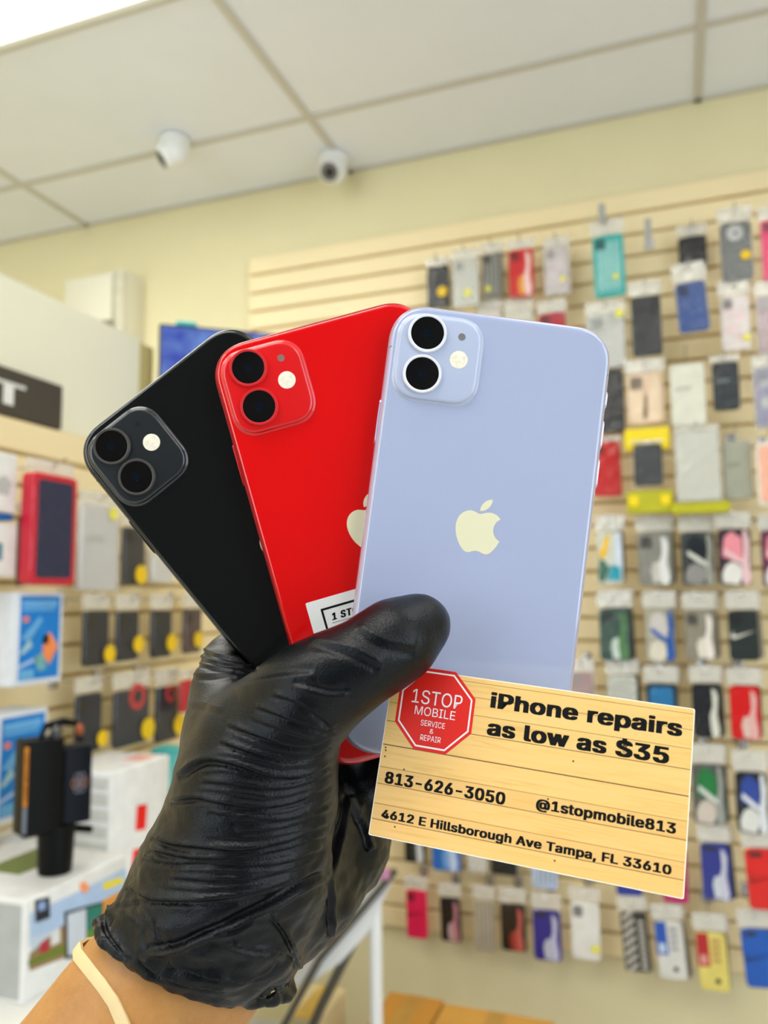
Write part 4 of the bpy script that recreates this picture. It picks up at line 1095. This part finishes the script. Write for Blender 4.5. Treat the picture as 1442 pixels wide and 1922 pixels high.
K = (26, 27, 30)
R_ROWS = [
 # top row
 ((803, 500, 843, 578), .10, K, None, None, 'black case with round yellow sticker, leftmost on the back slatwall', dict(sticker=(.72, .35, .24, 0), bag='clear', head=14)),
 ((852, 488, 897, 574), .16, (206, 206, 190), 'scribble', [(180, 180, 168), (238, 238, 228)], 'white patterned case next to the leftmost black case', dict(bag='frost', sticker=(.6, .25, .16, 1), head=18)),
 ((906, 476, 944, 560), .13, (128, 126, 116), 'scribble', [(190, 188, 178), (86, 86, 80)], 'clear grey case with pale streaks left of the red striped case', dict(sticker=(.3, .2, .14, 1), head=18)),
 ((956, 468, 1002, 558), .17, (206, 30, 30), 'side_shoe', [(246, 206, 200), (240, 160, 60)], 'red case with pale pink stripe in the top row', dict(head=16)),
 ((1024, 466, 1068, 553), .14, (214, 198, 196), 'bloom', [(238, 218, 222)], 'blush pink and white case in the top row', dict(bag='frost', sticker=(.75, .3, .12, 1), head=18)),
 ((1113, 442, 1171, 558), .22, (58, 176, 172), 'scribble', [(222, 244, 236), (180, 232, 226)], 'teal green case with white streaks in a clear bag', dict(bag='clear', head=28, sticker=(.7, .3, .10, 1), tilt=-1)),
 ((1274, 444, 1327, 502), .10, (32, 32, 34), None, None, 'small black wallet case in the top row', dict(cutout=None, head=20)),
 ((1353, 417, 1412, 528), .24, (112, 114, 112), 'ringcut', None, 'dark grey case with round camera ring and yellow sticker', dict(sticker=(.78, .40, .17, 0), cutout=None, head=26)),
 ((1430, 412, 1482, 530), .24, (240, 70, 120), None, None, 'hot pink case at the right edge of the top row', dict(head=24)),
 # second row
 ((898, 584, 942, 650), .12, (222, 206, 184), None, None, 'cream case just above the lavender phone, left of three', dict(bag='frost', head=18, cutout=None)),
 ((950, 584, 1000, 652), .15, (214, 208, 180), 'scribble', [(236, 230, 214), (200, 190, 140)], 'pale patterned case just above the lavender phone, middle of three', dict(bag='frost', head=20, cutout=None)),
 ((1012, 588, 1062, 660), .17, (178, 20, 40), None, None, 'dark red case just above the lavender phone, right of three', dict(head=22)),
 ((1104, 590, 1172, 690), .22, (186, 186, 174), None, None, 'frosted grey case with small yellow sticker beside the lavender phone corner', dict(bag='frost', sticker=(.9, .97, .12, 1), head=22)),
 ((1186, 556, 1242, 668), .24, (36, 38, 38), None, None, 'black case with ring holder under a white header, second row', dict(head=26)),
 ((1267, 530, 1324, 624), .30, (44, 78, 142), None, None, 'navy blue case in a white framed bag, second row', dict(bag='clear', head=34, tilt=-3)),
 ((1354, 556, 1408, 658), .24, (236, 224, 218), 'bloom', [(244, 214, 214)], 'white case with pink flowers, second row', dict(sticker=(.85, .2, .14, 1), head=26)),
 ((1424, 556, 1480, 664), .26, (190, 140, 156), None, None, 'dusty rose case at the right edge, second row', dict(bag='frost', head=26)),
 # third row
 ((1122, 696, 1172, 812), .18, (42, 40, 36), None, None, 'black case half hidden beside the lavender phone, third row', dict(head=12)),
 ((1178, 700, 1247, 796), .24, (230, 200, 164), 'hands', [(240, 214, 180), (244, 218, 186), (120, 96, 66)], 'beige case with painted hands picture, third row', dict(bag='clear', head=22)),
 ((1259, 684, 1324, 799), .28, (226, 224, 206), 'label', [(196, 194, 178)], 'plain cream box case, third row', dict(bag=None, thick=.022, cutout=None, rough=.3)),
 ((1338, 680, 1388, 770), .26, (48, 54, 58), 'label', [(110, 116, 118)], 'charcoal case in clear box, third row', dict(head=10, thick=.02)),
 ((1418, 690, 1476, 800), .30, (120, 110, 168), 'bloom', [(206, 204, 200)], 'violet and white clear case at the right edge, third row', dict(bag='frost', head=22)),
 # fourth row
 ((1112, 830, 1166, 932), .20, (206, 28, 20), None, None, 'red case in a clear box beside the lavender phone', dict(head=8, thick=.02, rough=.3)),
 ((1190, 834, 1244, 912), .30, (70, 72, 72), None, None, 'dark grey case in a bright yellow package', dict(bag='clear', head=4, cutout=None, hooked=False)),
 ((1270, 812, 1350, 940), .29, (218, 216, 198), None, None, 'cream package with yellow bottom edge, fourth row', dict(bag='frost', head=10, thick=.028, cutout=None)),
 ((1357, 828, 1412, 938), .24, (176, 176, 156), 'label', [(156, 156, 138)], 'grey green boxed case, fourth row', dict(bag=None, thick=.02, cutout=None)),
 ((1420, 830, 1480, 950), .28, (238, 226, 208), None, None, 'white package with peach panel at the right edge', dict(bag=None, thick=.02, cutout=None, inner=(248, 184, 156))),
 # fifth row
 ((1122, 998, 1168, 1096), .26, (212, 214, 200), 'splash', [(244, 196, 10), (40, 160, 180), (60, 110, 90), (214, 226, 240)], 'white sneaker case with yellow and teal panels, fifth row', dict(head=26, cutout=None)),
 ((1198, 1000, 1262, 1098), .24, (140, 138, 128), 'side_shoe', [(232, 232, 228), (206, 202, 190)], 'grey case with white sneaker sole, fifth row', dict(head=28)),
 ((1279, 1000, 1340, 1098), .26, (66, 70, 70), 'shoe', [(150, 148, 144), (28, 34, 40), (214, 214, 200)], 'black and grey sneaker case, fifth row', dict(head=28, cutout=None)),
 ((1348, 994, 1408, 1098), .28, (66, 48, 56), 'shoe', [(236, 232, 224), (240, 150, 160), (236, 196, 200)], 'pink and black sneaker case, fifth row', dict(head=28, cutout=None)),
 ((1430, 996, 1484, 1102), .28, (110, 60, 84), 'shoe', [(240, 236, 230), (236, 140, 150), (244, 220, 220)], 'plum sneaker case at the right edge, fifth row', dict(head=28, cutout=None)),
 # sixth row
 ((1126, 1142, 1184, 1240), .26, (66, 88, 78), 'side_shoe', [(86, 130, 80), (206, 220, 206)], 'dark green case, sixth row', dict(head=30)),
 ((1212, 1144, 1266, 1242), .26, (176, 172, 150), 'shoe', [(226, 218, 198), (208, 202, 196), (44, 92, 170)], 'cream and blue sneaker case, sixth row', dict(head=30, cutout=None)),
 ((1286, 1146, 1344, 1238), .27, (146, 140, 124), 'side_shoe', [(240, 230, 218), (230, 224, 206)], 'tan case with ivory sneaker relief, sixth row', dict(head=30)),
 ((1368, 1146, 1424, 1240), .30, (44, 52, 50), 'tick', [(214, 210, 196)], 'black case with large white curved tick, sixth row', dict(head=32)),
 # seventh row
 ((1072, 1262, 1114, 1330), .22, (150, 30, 26), None, None, 'dark red case showing between phone and card', dict(head=22, bag='frost')),
 ((1142, 1268, 1196, 1350), .25, (206, 206, 194), 'plait', [(150, 150, 140)], 'white case with small grey printed marks above the card', dict(head=26, cutout=None)),
 ((1214, 1284, 1272, 1372), .26, (22, 30, 40), None, None, 'dark blue and black case above the card', dict(head=30, inner=(40, 118, 170), cutout=None)),
 ((1300, 1284, 1354, 1384), .28, (30, 32, 36), 'side_shoe', [(222, 220, 206), (30, 32, 36)], 'black case with white curved sole, seventh row', dict(head=30, cutout=None)),
 ((1371, 1288, 1427, 1388), .29, (214, 20, 20), 'side_shoe', [(232, 180, 174), (232, 200, 186)], 'red case with white sneaker relief, seventh row', dict(head=30, cutout=None)),
 # eighth row
 ((1300, 1436, 1360, 1546), .28, (92, 94, 88), 'shoe', [(214, 200, 186), (30, 122, 60), (214, 218, 206)], 'green and white sneaker case beside the card', dict(head=34, cutout=None)),
 ((1382, 1450, 1440, 1562), .30, (30, 34, 42), 'shoe', [(228, 228, 220), (44, 72, 156), (226, 228, 232)], 'black and white sneaker case with blue heel', dict(head=36, cutout=None)),
 # ninth row
 ((760, 1524, 798, 1618), .12, (30, 28, 28), 'side_shoe', [(220, 220, 220), (60, 60, 60)], 'black sneaker case under the card, leftmost', dict(head=10)),
 ((812, 1530, 864, 1634), .14, (32, 108, 196), 'side_shoe', [(196, 214, 240), (120, 170, 230)], 'bright blue sneaker case under the card', dict(head=10)),
 ((877, 1540, 916, 1638), .12, (206, 200, 184), 'plait', [(240, 238, 230)], 'beige case with white marks under the card', dict(head=10, cutout=None)),
 ((922, 1552, 970, 1642), .14, (22, 20, 20), None, None, 'plain black case under the middle of the card', dict(head=10)),
 ((998, 1570, 1046, 1668), .16, (186, 200, 226), 'scribble', [(230, 234, 240), (70, 110, 120)], 'pale blue and white case under the card', dict(head=10)),
 ((1156, 1590, 1204, 1682), .20, (44, 54, 150), None, None, 'indigo case tip showing under the card', dict(head=10)),
 ((1243, 1594, 1291, 1694), .22, (196, 30, 104), None, None, 'magenta case behind the lower right card corner', dict(head=16)),
 ((1316, 1584, 1370, 1688), .28, (38, 50, 140), 'side_shoe', [(206, 206, 222), (214, 218, 226)], 'royal blue case with white sneaker relief, ninth row', dict(head=30, tilt=-1, cutout='slot')),
 ((1398, 1594, 1458, 1706), .30, (226, 24, 16), 'tick', [(176, 16, 14)], 'bright red case with tonal curved tick', dict(head=32, tilt=-3, cutout='slot')),
 # tenth row
 ((763, 1670, 801, 1760), .14, (230, 20, 80), 'tick', [(170, 10, 56)], 'hot pink case with tonal curved tick, bottom row', dict(head=22, tilt=-1)),
 ((826, 1684, 863, 1766), .14, (24, 20, 20), 'side_shoe', [(196, 130, 140), (206, 170, 170)], 'black case with pink sneaker strip, bottom row', dict(head=22, tilt=-2, cutout=None)),
 ((891, 1690, 928, 1784), .15, (176, 164, 140), 'scribble', [(226, 220, 204), (120, 110, 96)], 'grey scribbled case, bottom row', dict(head=24, tilt=-1, cutout=None)),
 ((940, 1696, 986, 1784), .16, (36, 30, 26), 'side_shoe', [(196, 96, 86), (170, 60, 52)], 'black and red sneaker case, bottom row', dict(head=26, tilt=-1, cutout='slot')),
 ((1001, 1708, 1052, 1802), .17, (46, 44, 140), 'side_shoe', [(198, 196, 220), (200, 200, 214)], 'indigo case with white sneaker strip, bottom row', dict(head=28, tilt=-1, cutout='slot')),
 ((1073, 1694, 1126, 1800), .18, (236, 234, 226), None, None, 'white case with yellow sticker, bottom row', dict(head=24, sticker=(.85, .22, .15, 1))),
 ((1164, 1712, 1214, 1822), .21, (44, 42, 40), 'stripes', [(200, 194, 180)], 'black case with diagonal white stripes, bottom row', dict(head=26, tilt=-4, cutout=None)),
 ((1228, 1728, 1280, 1836), .24, (222, 220, 210), 'halves', [(20, 84, 184), (196, 214, 236), (20, 20, 20), (170, 170, 170)], 'white case with blue block and round hole, bottom row', dict(head=26, tilt=-4, cutout=None)),
 ((1306, 1750, 1362, 1858), .26, (230, 212, 110), 'halves', [(186, 22, 30), (226, 150, 140), (24, 30, 24), (190, 150, 90)], 'pale yellow case with red block and round hole', dict(head=30, tilt=-3, cutout=None)),
 ((1390, 1744, 1444, 1852), .28, (14, 90, 186), 'tick', [(10, 60, 130)], 'cobalt blue case with tonal curved tick, bottom row', dict(head=32, tilt=-4, cutout='slot')),
]
for px, off, col, des, cols, lab, kw in R_ROWS:
    pack('R', px, off * .8, col, des, cols, lab, group='phone cases on the back slatwall', **kw)

# extra package behind on the same peg, added to thicken the gap shadows
back = 0
for px, off, col, des, cols, lab, kw in R_ROWS:
    if off >= .24 and px[1] > 980 and px[0] < 1400 and kw.get('bag', 'clear'):
        k2 = dict(kw); k2['hooked'] = False; k2['tilt'] = kw.get('tilt', 0) + random.Random(int(px[0])).uniform(-3, 3)
        dk = random.Random(int(px[1])).choice([(60, 58, 56), (120, 112, 98), (44, 50, 66), (150, 140, 122)])
        pack('R', (px[0] + 5, px[1] - 2, px[2] + 5, px[3] - 3), off * .8 - .045, dk, None, None, 'package added for shade, hanging directly behind the ' + ' '.join(lab.split()[:9]), group='phone cases on the back slatwall', **k2)

# bright yellow blister pack round the dark grey case
def yellow_pack():
    c = on(1217, 880, 1, D - .235); h = on(1217, 802, 1, D - .235)[2] - on(1217, 962, 1, D - .235)[2]; w = on(1261, 880, 1, D - .235)[0] - on(1173, 880, 1, D - .235)[0]
    z0 = on(1217, 962, 1, D - .235)[2]
    t = empty('blister_pack', (c[0], D - .215, z0), 0, 'tall blister pack with bright yellow top and bottom', 'package')
    ym = mat('yellow_card', (250, 222, 0), .45, noise=.02); om = mat('olive_yellow_card', (190, 186, 8), .45, noise=.03)
    me = rslab(w * .98, h * .26, .010, .030, .003); loc2d(me, 0, h * .87, .015); link('top_card', me, ym, t)
    me = rslab(w, h * .26, .010, .034, .003); loc2d(me, 0, h * .13, .017); link('bottom_card', me, om, t)
    for s_ in (-1, 1):
        me = rslab(w * .22, h * .13, .006, .006, .002); loc2d(me, s_ * w * .34, h * .14, -.017); link('card_flap', me, ym, t)
    me = rslab(w * .92, h * .62, .006, .026, .002); loc2d(me, 0, h * .5, .014); link('clear_shell', me, CLEAR, t)
    hook((c[0], D - .026, z0 + h * .93), 0, .2, 'steel peg behind the bright yellow blister pack', 0)
yellow_pack()
z_ = on(1315, 961, 1, D - .24)
me = slab(.155, .032, .008, [(.002, 0), (0, .004), (0, .026), (.003, .03)], n=3)
t = empty('package_tray', (z_[0], D - .235, z_[2]), 0, 'olive yellow tray under the cream package, fourth row', 'package')
loc2d(me, 0, .013, .02); link('tray_body', me, mat('olive_yellow_card', (190, 186, 8)), t)
link('tray_lip', box_mesh(-.076, .076, -.012, .018, .026, .029, .001), mat('olive_yellow_card', (190, 186, 8)), t)
# empty pegs in the top row
for px_, py_, lab in ((1216, 420, 'empty steel peg with grey price tag, top row'), (1130, 392, 'steel peg with white tab above the teal case')):
    p = on(px_, py_, 1, D - .18); p[1] = D - .026
    tt_ = hook(tuple(p), 0, .16, lab, 0)
    link('price_tag', box_mesh(-.010, .010, -.166, -.160, -.05, .012, .002), pmat((170, 170, 166), .4), tt_)

# left slatwall
SL = (44, 48, 56)
L_ROWS = [
 ((50, 892, 134, 1098), .22, (206, 24, 52), None, None, 'large red case with dark blue face in a clear box, left wall', dict(head=22, thick=.03, inner=(30, 40, 74), cutout=None)),
 ((150, 950, 218, 1106), .12, (206, 206, 206), 'label', [(170, 170, 176)], 'white screen protector pack with yellow sticker, left wall', dict(bag='frost', head=22, sticker=(.8, .92, .12, 1), cutout=None)),
 ((230, 990, 270, 1098), .10, (52, 54, 60), None, None, 'dark grey case with yellow sticker beside the white screen protector', dict(sticker=(.72, .18, .28, 0), head=20)),
 ((284, 1046, 322, 1092), .08, (226, 224, 220), None, None, 'small white pouch beside the black phone edge, left wall', dict(bag='frost', head=10, cutout=None)),
 ((156, 1146, 202, 1250), .13, (44, 48, 56), None, None, 'dark case with low yellow sticker, left of the middle row, left wall', dict(sticker=(.95, .20, .24, 0), head=26)),
 ((218, 1147, 258, 1240), .12, (40, 44, 54), None, None, 'dark case with yellow sticker, second in the middle row, left wall', dict(sticker=(.9, .32, .26, 0), head=26)),
 ((284, 1146, 320, 1234), .11, (34, 40, 52), None, None, 'navy case with yellow sticker, third in the middle row, left wall', dict(sticker=(.9, .3, .28, 0), head=26)),
 ((344, 1142, 376, 1226), .10, (86, 70, 70), None, None, 'grey and red case beside the glove, middle row, left wall', dict(sticker=(.7, .3, .26, 0), head=24)),
 ((142, 1302, 188, 1412), .13, (36, 44, 56), None, None, 'dark navy case at the left of the lower row, left wall', dict(sticker=(.95, .2, .22, 0), head=26)),
 ((214, 1294, 278, 1398), .13, (50, 54, 66), 'ringred', None, 'dark case with red ring, first of two in the lower row', dict(sticker=(.9, .24, .2, 0), head=28, cutout=None)),
 ((292, 1288, 332, 1390), .12, (48, 52, 60), 'ringred', None, 'dark case with red ring, second of two in the lower row', dict(sticker=(.98, .26, .28, 0), head=28, cutout=None)),
 ((338, 1276, 362, 1336), .16, (196, 26, 44), None, None, 'red case beside the glove in the lower row, left wall', dict(head=14, cutout=None)),
 ((33, 968, 44, 1100), .10, (60, 56, 58), None, None, 'dark case half hidden behind the large red case', dict(head=20, cutout=None)),
]
for px, off, col, des, cols, lab, kw in L_ROWS:
    pack('L', px, off, col, des, cols, lab, group='phone cases on the left slatwall', **kw)

# boxed accessories on the left wall, near the frame edge
def wall_box(px, off, c, lab, prints, thick=.05, name='accessory_box', cat='box', group=None):
    x0, y0, x1, y1 = px; val = LX + off
    a = on(x0, y0, 0, val); b = on(x1, y1, 0, val); am2 = on(x1, y0, 0, val); bm2 = on(x0, y1, 0, val)
    zt = (a[2] + am2[2]) / 2; zb = (b[2] + bm2[2]) / 2
    t = empty(name, (val, (a[1] + b[1]) / 2, zb), math.pi / 2, lab, cat, group)
    w = b[1] - a[1]; h = zt - zb
    link('box_body', box_mesh(-w/2, w/2, 0, thick, 0, h, .002), pmat(c, .4), t)
    for pts, cc_, nm in prints:
        me = frac_poly(pts, w, h, .0006); loc2d(me, 0, h / 2, 0); link(nm, me, pmat(cc_, .4), t)
    hk = empty('display_hook', (LX + .026, (a[1] + b[1]) / 2, zt - .03), math.pi / 2, 'steel peg behind the ' + lab, 'hook')
    link('hook_plate', box_mesh(-.014, .014, -.0045, .0, -.018, .020, .001), STEEL, hk)
    link('hook_wire', tube([(0, -.003, 0), (0, -max(off - thick - .028, .01), 0)], .0024, 6), STEEL, hk)
    return t
WP = [([(0.05, 0.02), (.4, 0.02), (.4, .96), (.05, .96)], (0, 0, 0), 'x')]
wall_box((-40, 846, 29, 960), .20, (236, 236, 232), 'upper white cable box at the left edge, grey ring print', [([(.5, .3), (.8, .28), (.86, .5), (.7, .62), (.5, .55)], (190, 190, 186), 'printed_ring')], group=None)
wall_box((-40, 962, 26, 974), .19, (24, 116, 196), 'flat blue carton between the two white cable boxes', [([(.1, .2), (.6, .2), (.6, .8), (.1, .8)], (60, 150, 220), 'printed_band')])
wall_box((-40, 980, 29, 1082), .20, (234, 234, 228), 'lower white cable box with teal print at the left edge', [([(.40, .3), (.62, .3), (.62, .62), (.40, .62)], (60, 130, 150), 'printed_word')])
BLUE = (18, 128, 214)
def poster_prints():
    return [([(.10, .06), (.93, .06), (.93, .96), (.10, .96)], BLUE, 'printed_field'),
            ]
def blue_box(px, lab):
    t = wall_box(px, .20, (222, 228, 238), lab, poster_prints(), thick=.09, group='blue screen protector boxes')
    # layered print above the blue field
    x0, y0, x1, y1 = px; val = LX + .20
    w = on(x1, y1, 0, val)[1] - on(x0, y0, 0, val)[1]; h = ((on(x0, y0, 0, val)[2] + on(x1, y0, 0, val)[2]) - (on(x1, y1, 0, val)[2] + on(x0, y1, 0, val)[2])) / 2
    for pts, c_, nm in (([(.14, .84), (.85, .84), (.85, .91), (.14, .91)], (110, 180, 236), 'printed_word'), ([(.14, .80), (.8, .80), (.8, .825), (.14, .825)], (110, 180, 236), 'printed_word'),
                        ([(.12, .50), (.5, .74), (.56, .70), (.30, .48)], (110, 176, 226), 'printed_shape'), ([(.10, .34), (.30, .50), (.36, .42), (.18, .34)], (170, 208, 214), 'printed_shape'),
                        ([(.58, .52), (.72, .56), (.9, .40), (.72, .20), (.58, .32)], (250, 146, 84), 'printed_shape'), ([(.58, .52), (.68, .55), (.70, .44), (.58, .42)], (244, 200, 110), 'printed_shape'),
                        ([(.40, .3), (.58, .34), (.66, .16), (.5, .14)], (120, 180, 180), 'printed_shape'), ([(.10, .22), (.46, .30), (.46, .26), (.10, .19)], (180, 206, 240), 'printed_shape'),
                        ([(.16, .68), (.26, .68), (.28, .72), (.22, .75), (.15, .72)], (240, 130, 100), 'price_dot'), ([(.12, .07), (.40, .07), (.40, .17), (.12, .17)], (110, 180, 230), 'printed_word')):
        me = frac_poly(pts, w, h, .0012); loc2d(me, 0, h / 2, 0); link(nm, me, pmat(c_, .4), t)
blue_box((30, 1112, 114, 1284), 'upper blue and white screen protector box with orange splash')
blue_box((-6, 1336, 84, 1536), 'lower blue and white screen protector box, partly behind the black holder')
#PART5
# ------------------------------------------------------------------ counter at the lower left with boxes
CT = .850
ct = empty('display_counter', (-1.15, .9, 0), 0, 'white display counter at the lower left under the stacked boxes', 'counter')
CWH = mat('counter_laminate', (232, 232, 228), .35, noise=.01)
def cmesh(me, nm, m): return rel(link(nm, me, m), ct)
cmesh(box_mesh(-1.385, -.90, -.4, 1.66, CT - .035, CT, .004), 'countertop', CWH)
cmesh(box_mesh(-1.37, -.93, -.38, 1.64, .10, CT - .036), 'cabinet_body', mat('counter_side', (214, 214, 208), .5, noise=.01))
cmesh(box_mesh(-1.34, -.96, -.34, 1.60, .001, .10), 'plinth', mat('counter_plinth', (80, 76, 70), .6))
for k in range(4):
    y0 = -.36 + k * .5
    cmesh(box_mesh(-.928, -.918, y0, y0 + .48, .14, CT - .05, .002), 'door_panel', mat('counter_door', (206, 214, 214), .4, noise=.01))

# tablet box
bx, by0_, by1_, bz1 = -.95, 1.012, 1.25, 1.000
tb = empty('tablet_box', (bx - .15, (by0_ + by1_) / 2, CT), 0, 'white tablet box with farm picture and tablet print on the counter', 'box')
rel(link('box_body', box_mesh(bx - .26, bx, by0_, by1_, CT, bz1, .002), pmat((232, 232, 230), .35)), tb)
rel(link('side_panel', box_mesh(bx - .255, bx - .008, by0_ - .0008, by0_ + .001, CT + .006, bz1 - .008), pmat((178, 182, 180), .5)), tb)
def fp(pts, c, t, nm): 
    o = flat_on(pts, 0, bx, t, nm, pmat(c, .35), tb); return o
fp([(56, 1715), (150, 1672), (235, 1630), (240, 1660), (200, 1700), (56, 1775)], (176, 200, 232), .0008, 'printed_sky')
fp([(58, 1760), (130, 1735), (200, 1705), (200, 1740), (58, 1792)], (196, 210, 224), .0010, 'printed_sky')
fp([(55, 1790), (118, 1736), (140, 1728), (140, 1790), (55, 1822)], (150, 120, 84), .0012, 'printed_barn_roof')
fp([(74, 1772), (88, 1760), (93, 1786), (74, 1795)], (176, 50, 66), .0014, 'printed_barn')
fp([(95, 1752), (112, 1742), (112, 1768), (95, 1776)], (222, 222, 222), .0014, 'printed_silo')
fp([(53, 1802), (120, 1770), (120, 1790), (53, 1813)], (110, 124, 50), .0016, 'printed_grass')
fp([(96, 1600), (96, 1600.5), (96.5, 1600)], (232, 232, 230), .0001, 'printed_speck') if False else None
fp([(65, 1690), (92, 1683), (93, 1722), (66, 1732)], (34, 38, 48), .0016, 'logo_patch')
fp([(70, 1695), (84, 1690), (85, 1706), (71, 1711)], (140, 170, 214), .0020, 'logo_mark')
fp([(120, 1712), (192, 1692), (192, 1790), (122, 1800)], (30, 44, 46), .0022, 'printed_tablet')
fp([(125, 1716), (160, 1705), (160, 1786), (126, 1794)], (206, 214, 226), .0026, 'printed_page')
fp([(162, 1704), (190, 1697), (190, 1738), (162, 1745)], (40, 126, 110), .0026, 'printed_page')
fp([(162, 1746), (190, 1739), (190, 1780), (162, 1786)], (96, 136, 56), .0026, 'printed_page')
fp([(192, 1690), (226, 1672), (226, 1740), (192, 1752)], (222, 150, 60), .0016, 'printed_page')
fp([(150, 1658), (158, 1655), (165, 1662), (165, 1671), (157, 1676), (150, 1670)], (250, 156, 104), .0030, 'price_sticker')
fp([(192, 1658), (228, 1646), (230, 1656), (194, 1670)], (244, 220, 20), .0030, 'yellow_sticker')
link('green_reflection_patch', box_mesh(-.05, .03, -.03, .10, 0, .0008), pmat((120, 130, 60), .4), tb, Matrix.Translation((0.02, 0, bz1 - CT)))  # green reflection by the pedestal, painted as a flat patch

# tall carton with red squares, next to the glove
rb = empty('carton_stack', (-1.2, 1.5, CT), 0, 'tall white carton with two red squares, on the counter by the glove', 'box')
WCT = pmat((238, 238, 236), .4)
rel(link('carton_body', box_mesh(-1.27, -1.102, 1.395, 1.595, CT, 1.103, .003), WCT), rb)
for k in range(7):
    z = CT + .028 + k * .032
    rel(link('side_band', box_mesh(-1.266, -1.108, 1.3925, 1.3955, z, z + .022, .0008), pmat((206, 206, 198), .5)), rb)
def fq(pts, c, nm): return flat_on(pts, 0, -1.102, .001, nm, pmat(c, .4), rb)
fq([(257, 1512), (276, 1509), (273, 1556), (254, 1560)], (238, 30, 20), 'red_square')
fq([(250, 1595), (270, 1590), (264, 1638), (245, 1645)], (238, 30, 20), 'red_square')
p = on(262, 1424, 2, 1.103)
rel(link('top_label', box_mesh(p[0] - .03, p[0] + .02, p[1] - .02, p[1] + .03, 1.1032, 1.1040), pmat((244, 176, 160), .4)), rb)
# teal carton behind
p = on(322, 1450, 0, -1.2)
tl = empty('teal_carton', (p[0], p[1], CT), 0, 'narrow teal carton standing behind the tall white carton', 'box')
link('carton_body', box_mesh(-.04, .04, -.03, .03, 0, p[2] + .05 - CT, .002), pmat((110, 206, 204), .4), tl)
link('lid', box_mesh(-.041, .041, -.031, .031, p[2] + .05 - CT, p[2] + .062 - CT, .002), pmat((86, 190, 190), .4), tl)

# lower flat white cartons on the counter under the paper sheet
wc = empty('white_carton', (-1.27, 1.17, CT), 0, 'low white carton on the counter behind the tablet box', 'box')
link('carton_body', box_mesh(-.05, .05, -.15, .20, 0, .125, .003), pmat((228, 226, 218), .4), wc)
link('lid', box_mesh(-.052, .052, -.152, .202, .108, .135, .002), pmat((236, 234, 226), .4), wc)
# paper sheet leaning on the wall side
sh = empty('paper_sheet', (-1.24, 1.13, CT + .135), 0, 'white printed paper sheet standing behind the black holder', 'paper')
s0 = on(5, 1575, 0, -1.235); s1 = on(60, 1560, 0, -1.235); s2 = on(58, 1632, 0, -1.235); s3 = on(5, 1652, 0, -1.235)
me = mesh('sheet', [s0, s1, s2, s3] + [p + np.array([-.001, 0, 0]) for p in (s0, s1, s2, s3)], [(3, 2, 1, 0), (4, 5, 6, 7), (0, 1, 5, 4), (1, 2, 6, 5), (2, 3, 7, 6), (3, 0, 4, 7)])
rel(link('sheet', me, pmat((226, 228, 236), .6)), sh)
for k in range(6):
    f0 = .2 + k * .11
    a = s0 + (s3 - s0) * f0 + (s1 - s0) * .12; b = s1 + (s2 - s1) * f0 - (s1 - s0) * .15; dz_ = np.array([0, 0, .0035]); dx_ = np.array([.0006, 0, 0])
    rel(link('printed_line', mesh('pl', [a + dx_, b + dx_, b + dx_ - dz_, a + dx_ - dz_], [(3, 2, 1, 0)]), pmat((176, 178, 190), .6)), sh)

# black phone holder pack on a pedestal, standing on the tablet box
hp = on(95, 1640, 2, bz1 + .001)
hx, hy = hp[0] + .0, hp[1] + .01
hd_ = empty('phone_holder', (hx, hy, bz1 + .001), math.radians(62), 'black car phone holder with orange lettering strip, standing on the tablet box', 'holder'); hd_.scale = (.60, .60, .78)
BK = mat('matt_black_card', (6, 7, 9), .45, noise=.05, spec=.15)
link('pedestal', lathe([(.044, 0), (.046, .01), (.050, .085), (.050, .10)], 20), BK, hd_)
link('foot', box_mesh(-.012, .085, -.012, .012, .085, .10, .004), BK, hd_, Matrix.Rotation(.2, 4, 'Y'))
link('pack_body', box_mesh(-.105, .0, -.045, .045, .09, .285, .004), BK, hd_)
link('pack_body', box_mesh(.004, .082, -.040, .040, .10, .262, .004), mat('blue_black_card', (12, 17, 26), .4, noise=.05, spec=.15), hd_)
link('lettering_strip', box_mesh(-.108, -.098, -.0475, -.044, .155, .275), pmat((206, 128, 30), .4), hd_)
link('grey_strip', box_mesh(-.108, -.098, -.0475, -.044, .10, .153), pmat((110, 116, 128), .4), hd_)
tm = text_mesh('CAR MOUNT', 0, .10, 0, .0065, bold=.02)
tm.transform(Matrix(((0, -1, 0, -.0995), (0, 0, -1, -.0478), (1, 0, 0, .165), (0, 0, 0, 1)))); link('lettering', tm, pmat((70, 34, 10), .5), hd_)
for i in range(6):
    a = i * math.pi / 3
    me = tube([(.009 * math.cos(b_) + .013 * math.cos(a), 0, .009 * math.sin(b_) + .013 * math.sin(a)) for b_ in [k * math.pi / 6 for k in range(12)]], .0012, 5, closed=True)
    link('emblem_petal', me, pmat((120, 124, 140) if i % 3 else (176, 120, 90), .4), hd_, Matrix.Translation((.046, -.0405, .185)))
me = tube([(-.06, -.02, .285), (-.045, -.022, .312), (.0, -.026, .318), (.04, -.022, .310), (.055, -.02, .27)], [.007, .008, .009, .008, .007], 10)
link('clamp_arm', me, BK, hd_)
link('ball_joint', lathe([(.004, -.018), (.014, -.012), (.018, 0), (.014, .012), (.004, .018)], 16, deg=80), mat('glossy_black', (20, 20, 24), .08, coat=1.0), hd_, Matrix.Translation((-.02, -.03, .295)))
link('ball_joint', lathe([(.004, -.014), (.011, -.009), (.014, 0), (.011, .009), (.004, .014)], 16, deg=80), mat('copper_knob', (150, 80, 50), .25, metal=.6), hd_, Matrix.Translation((.045, -.03, .297)))
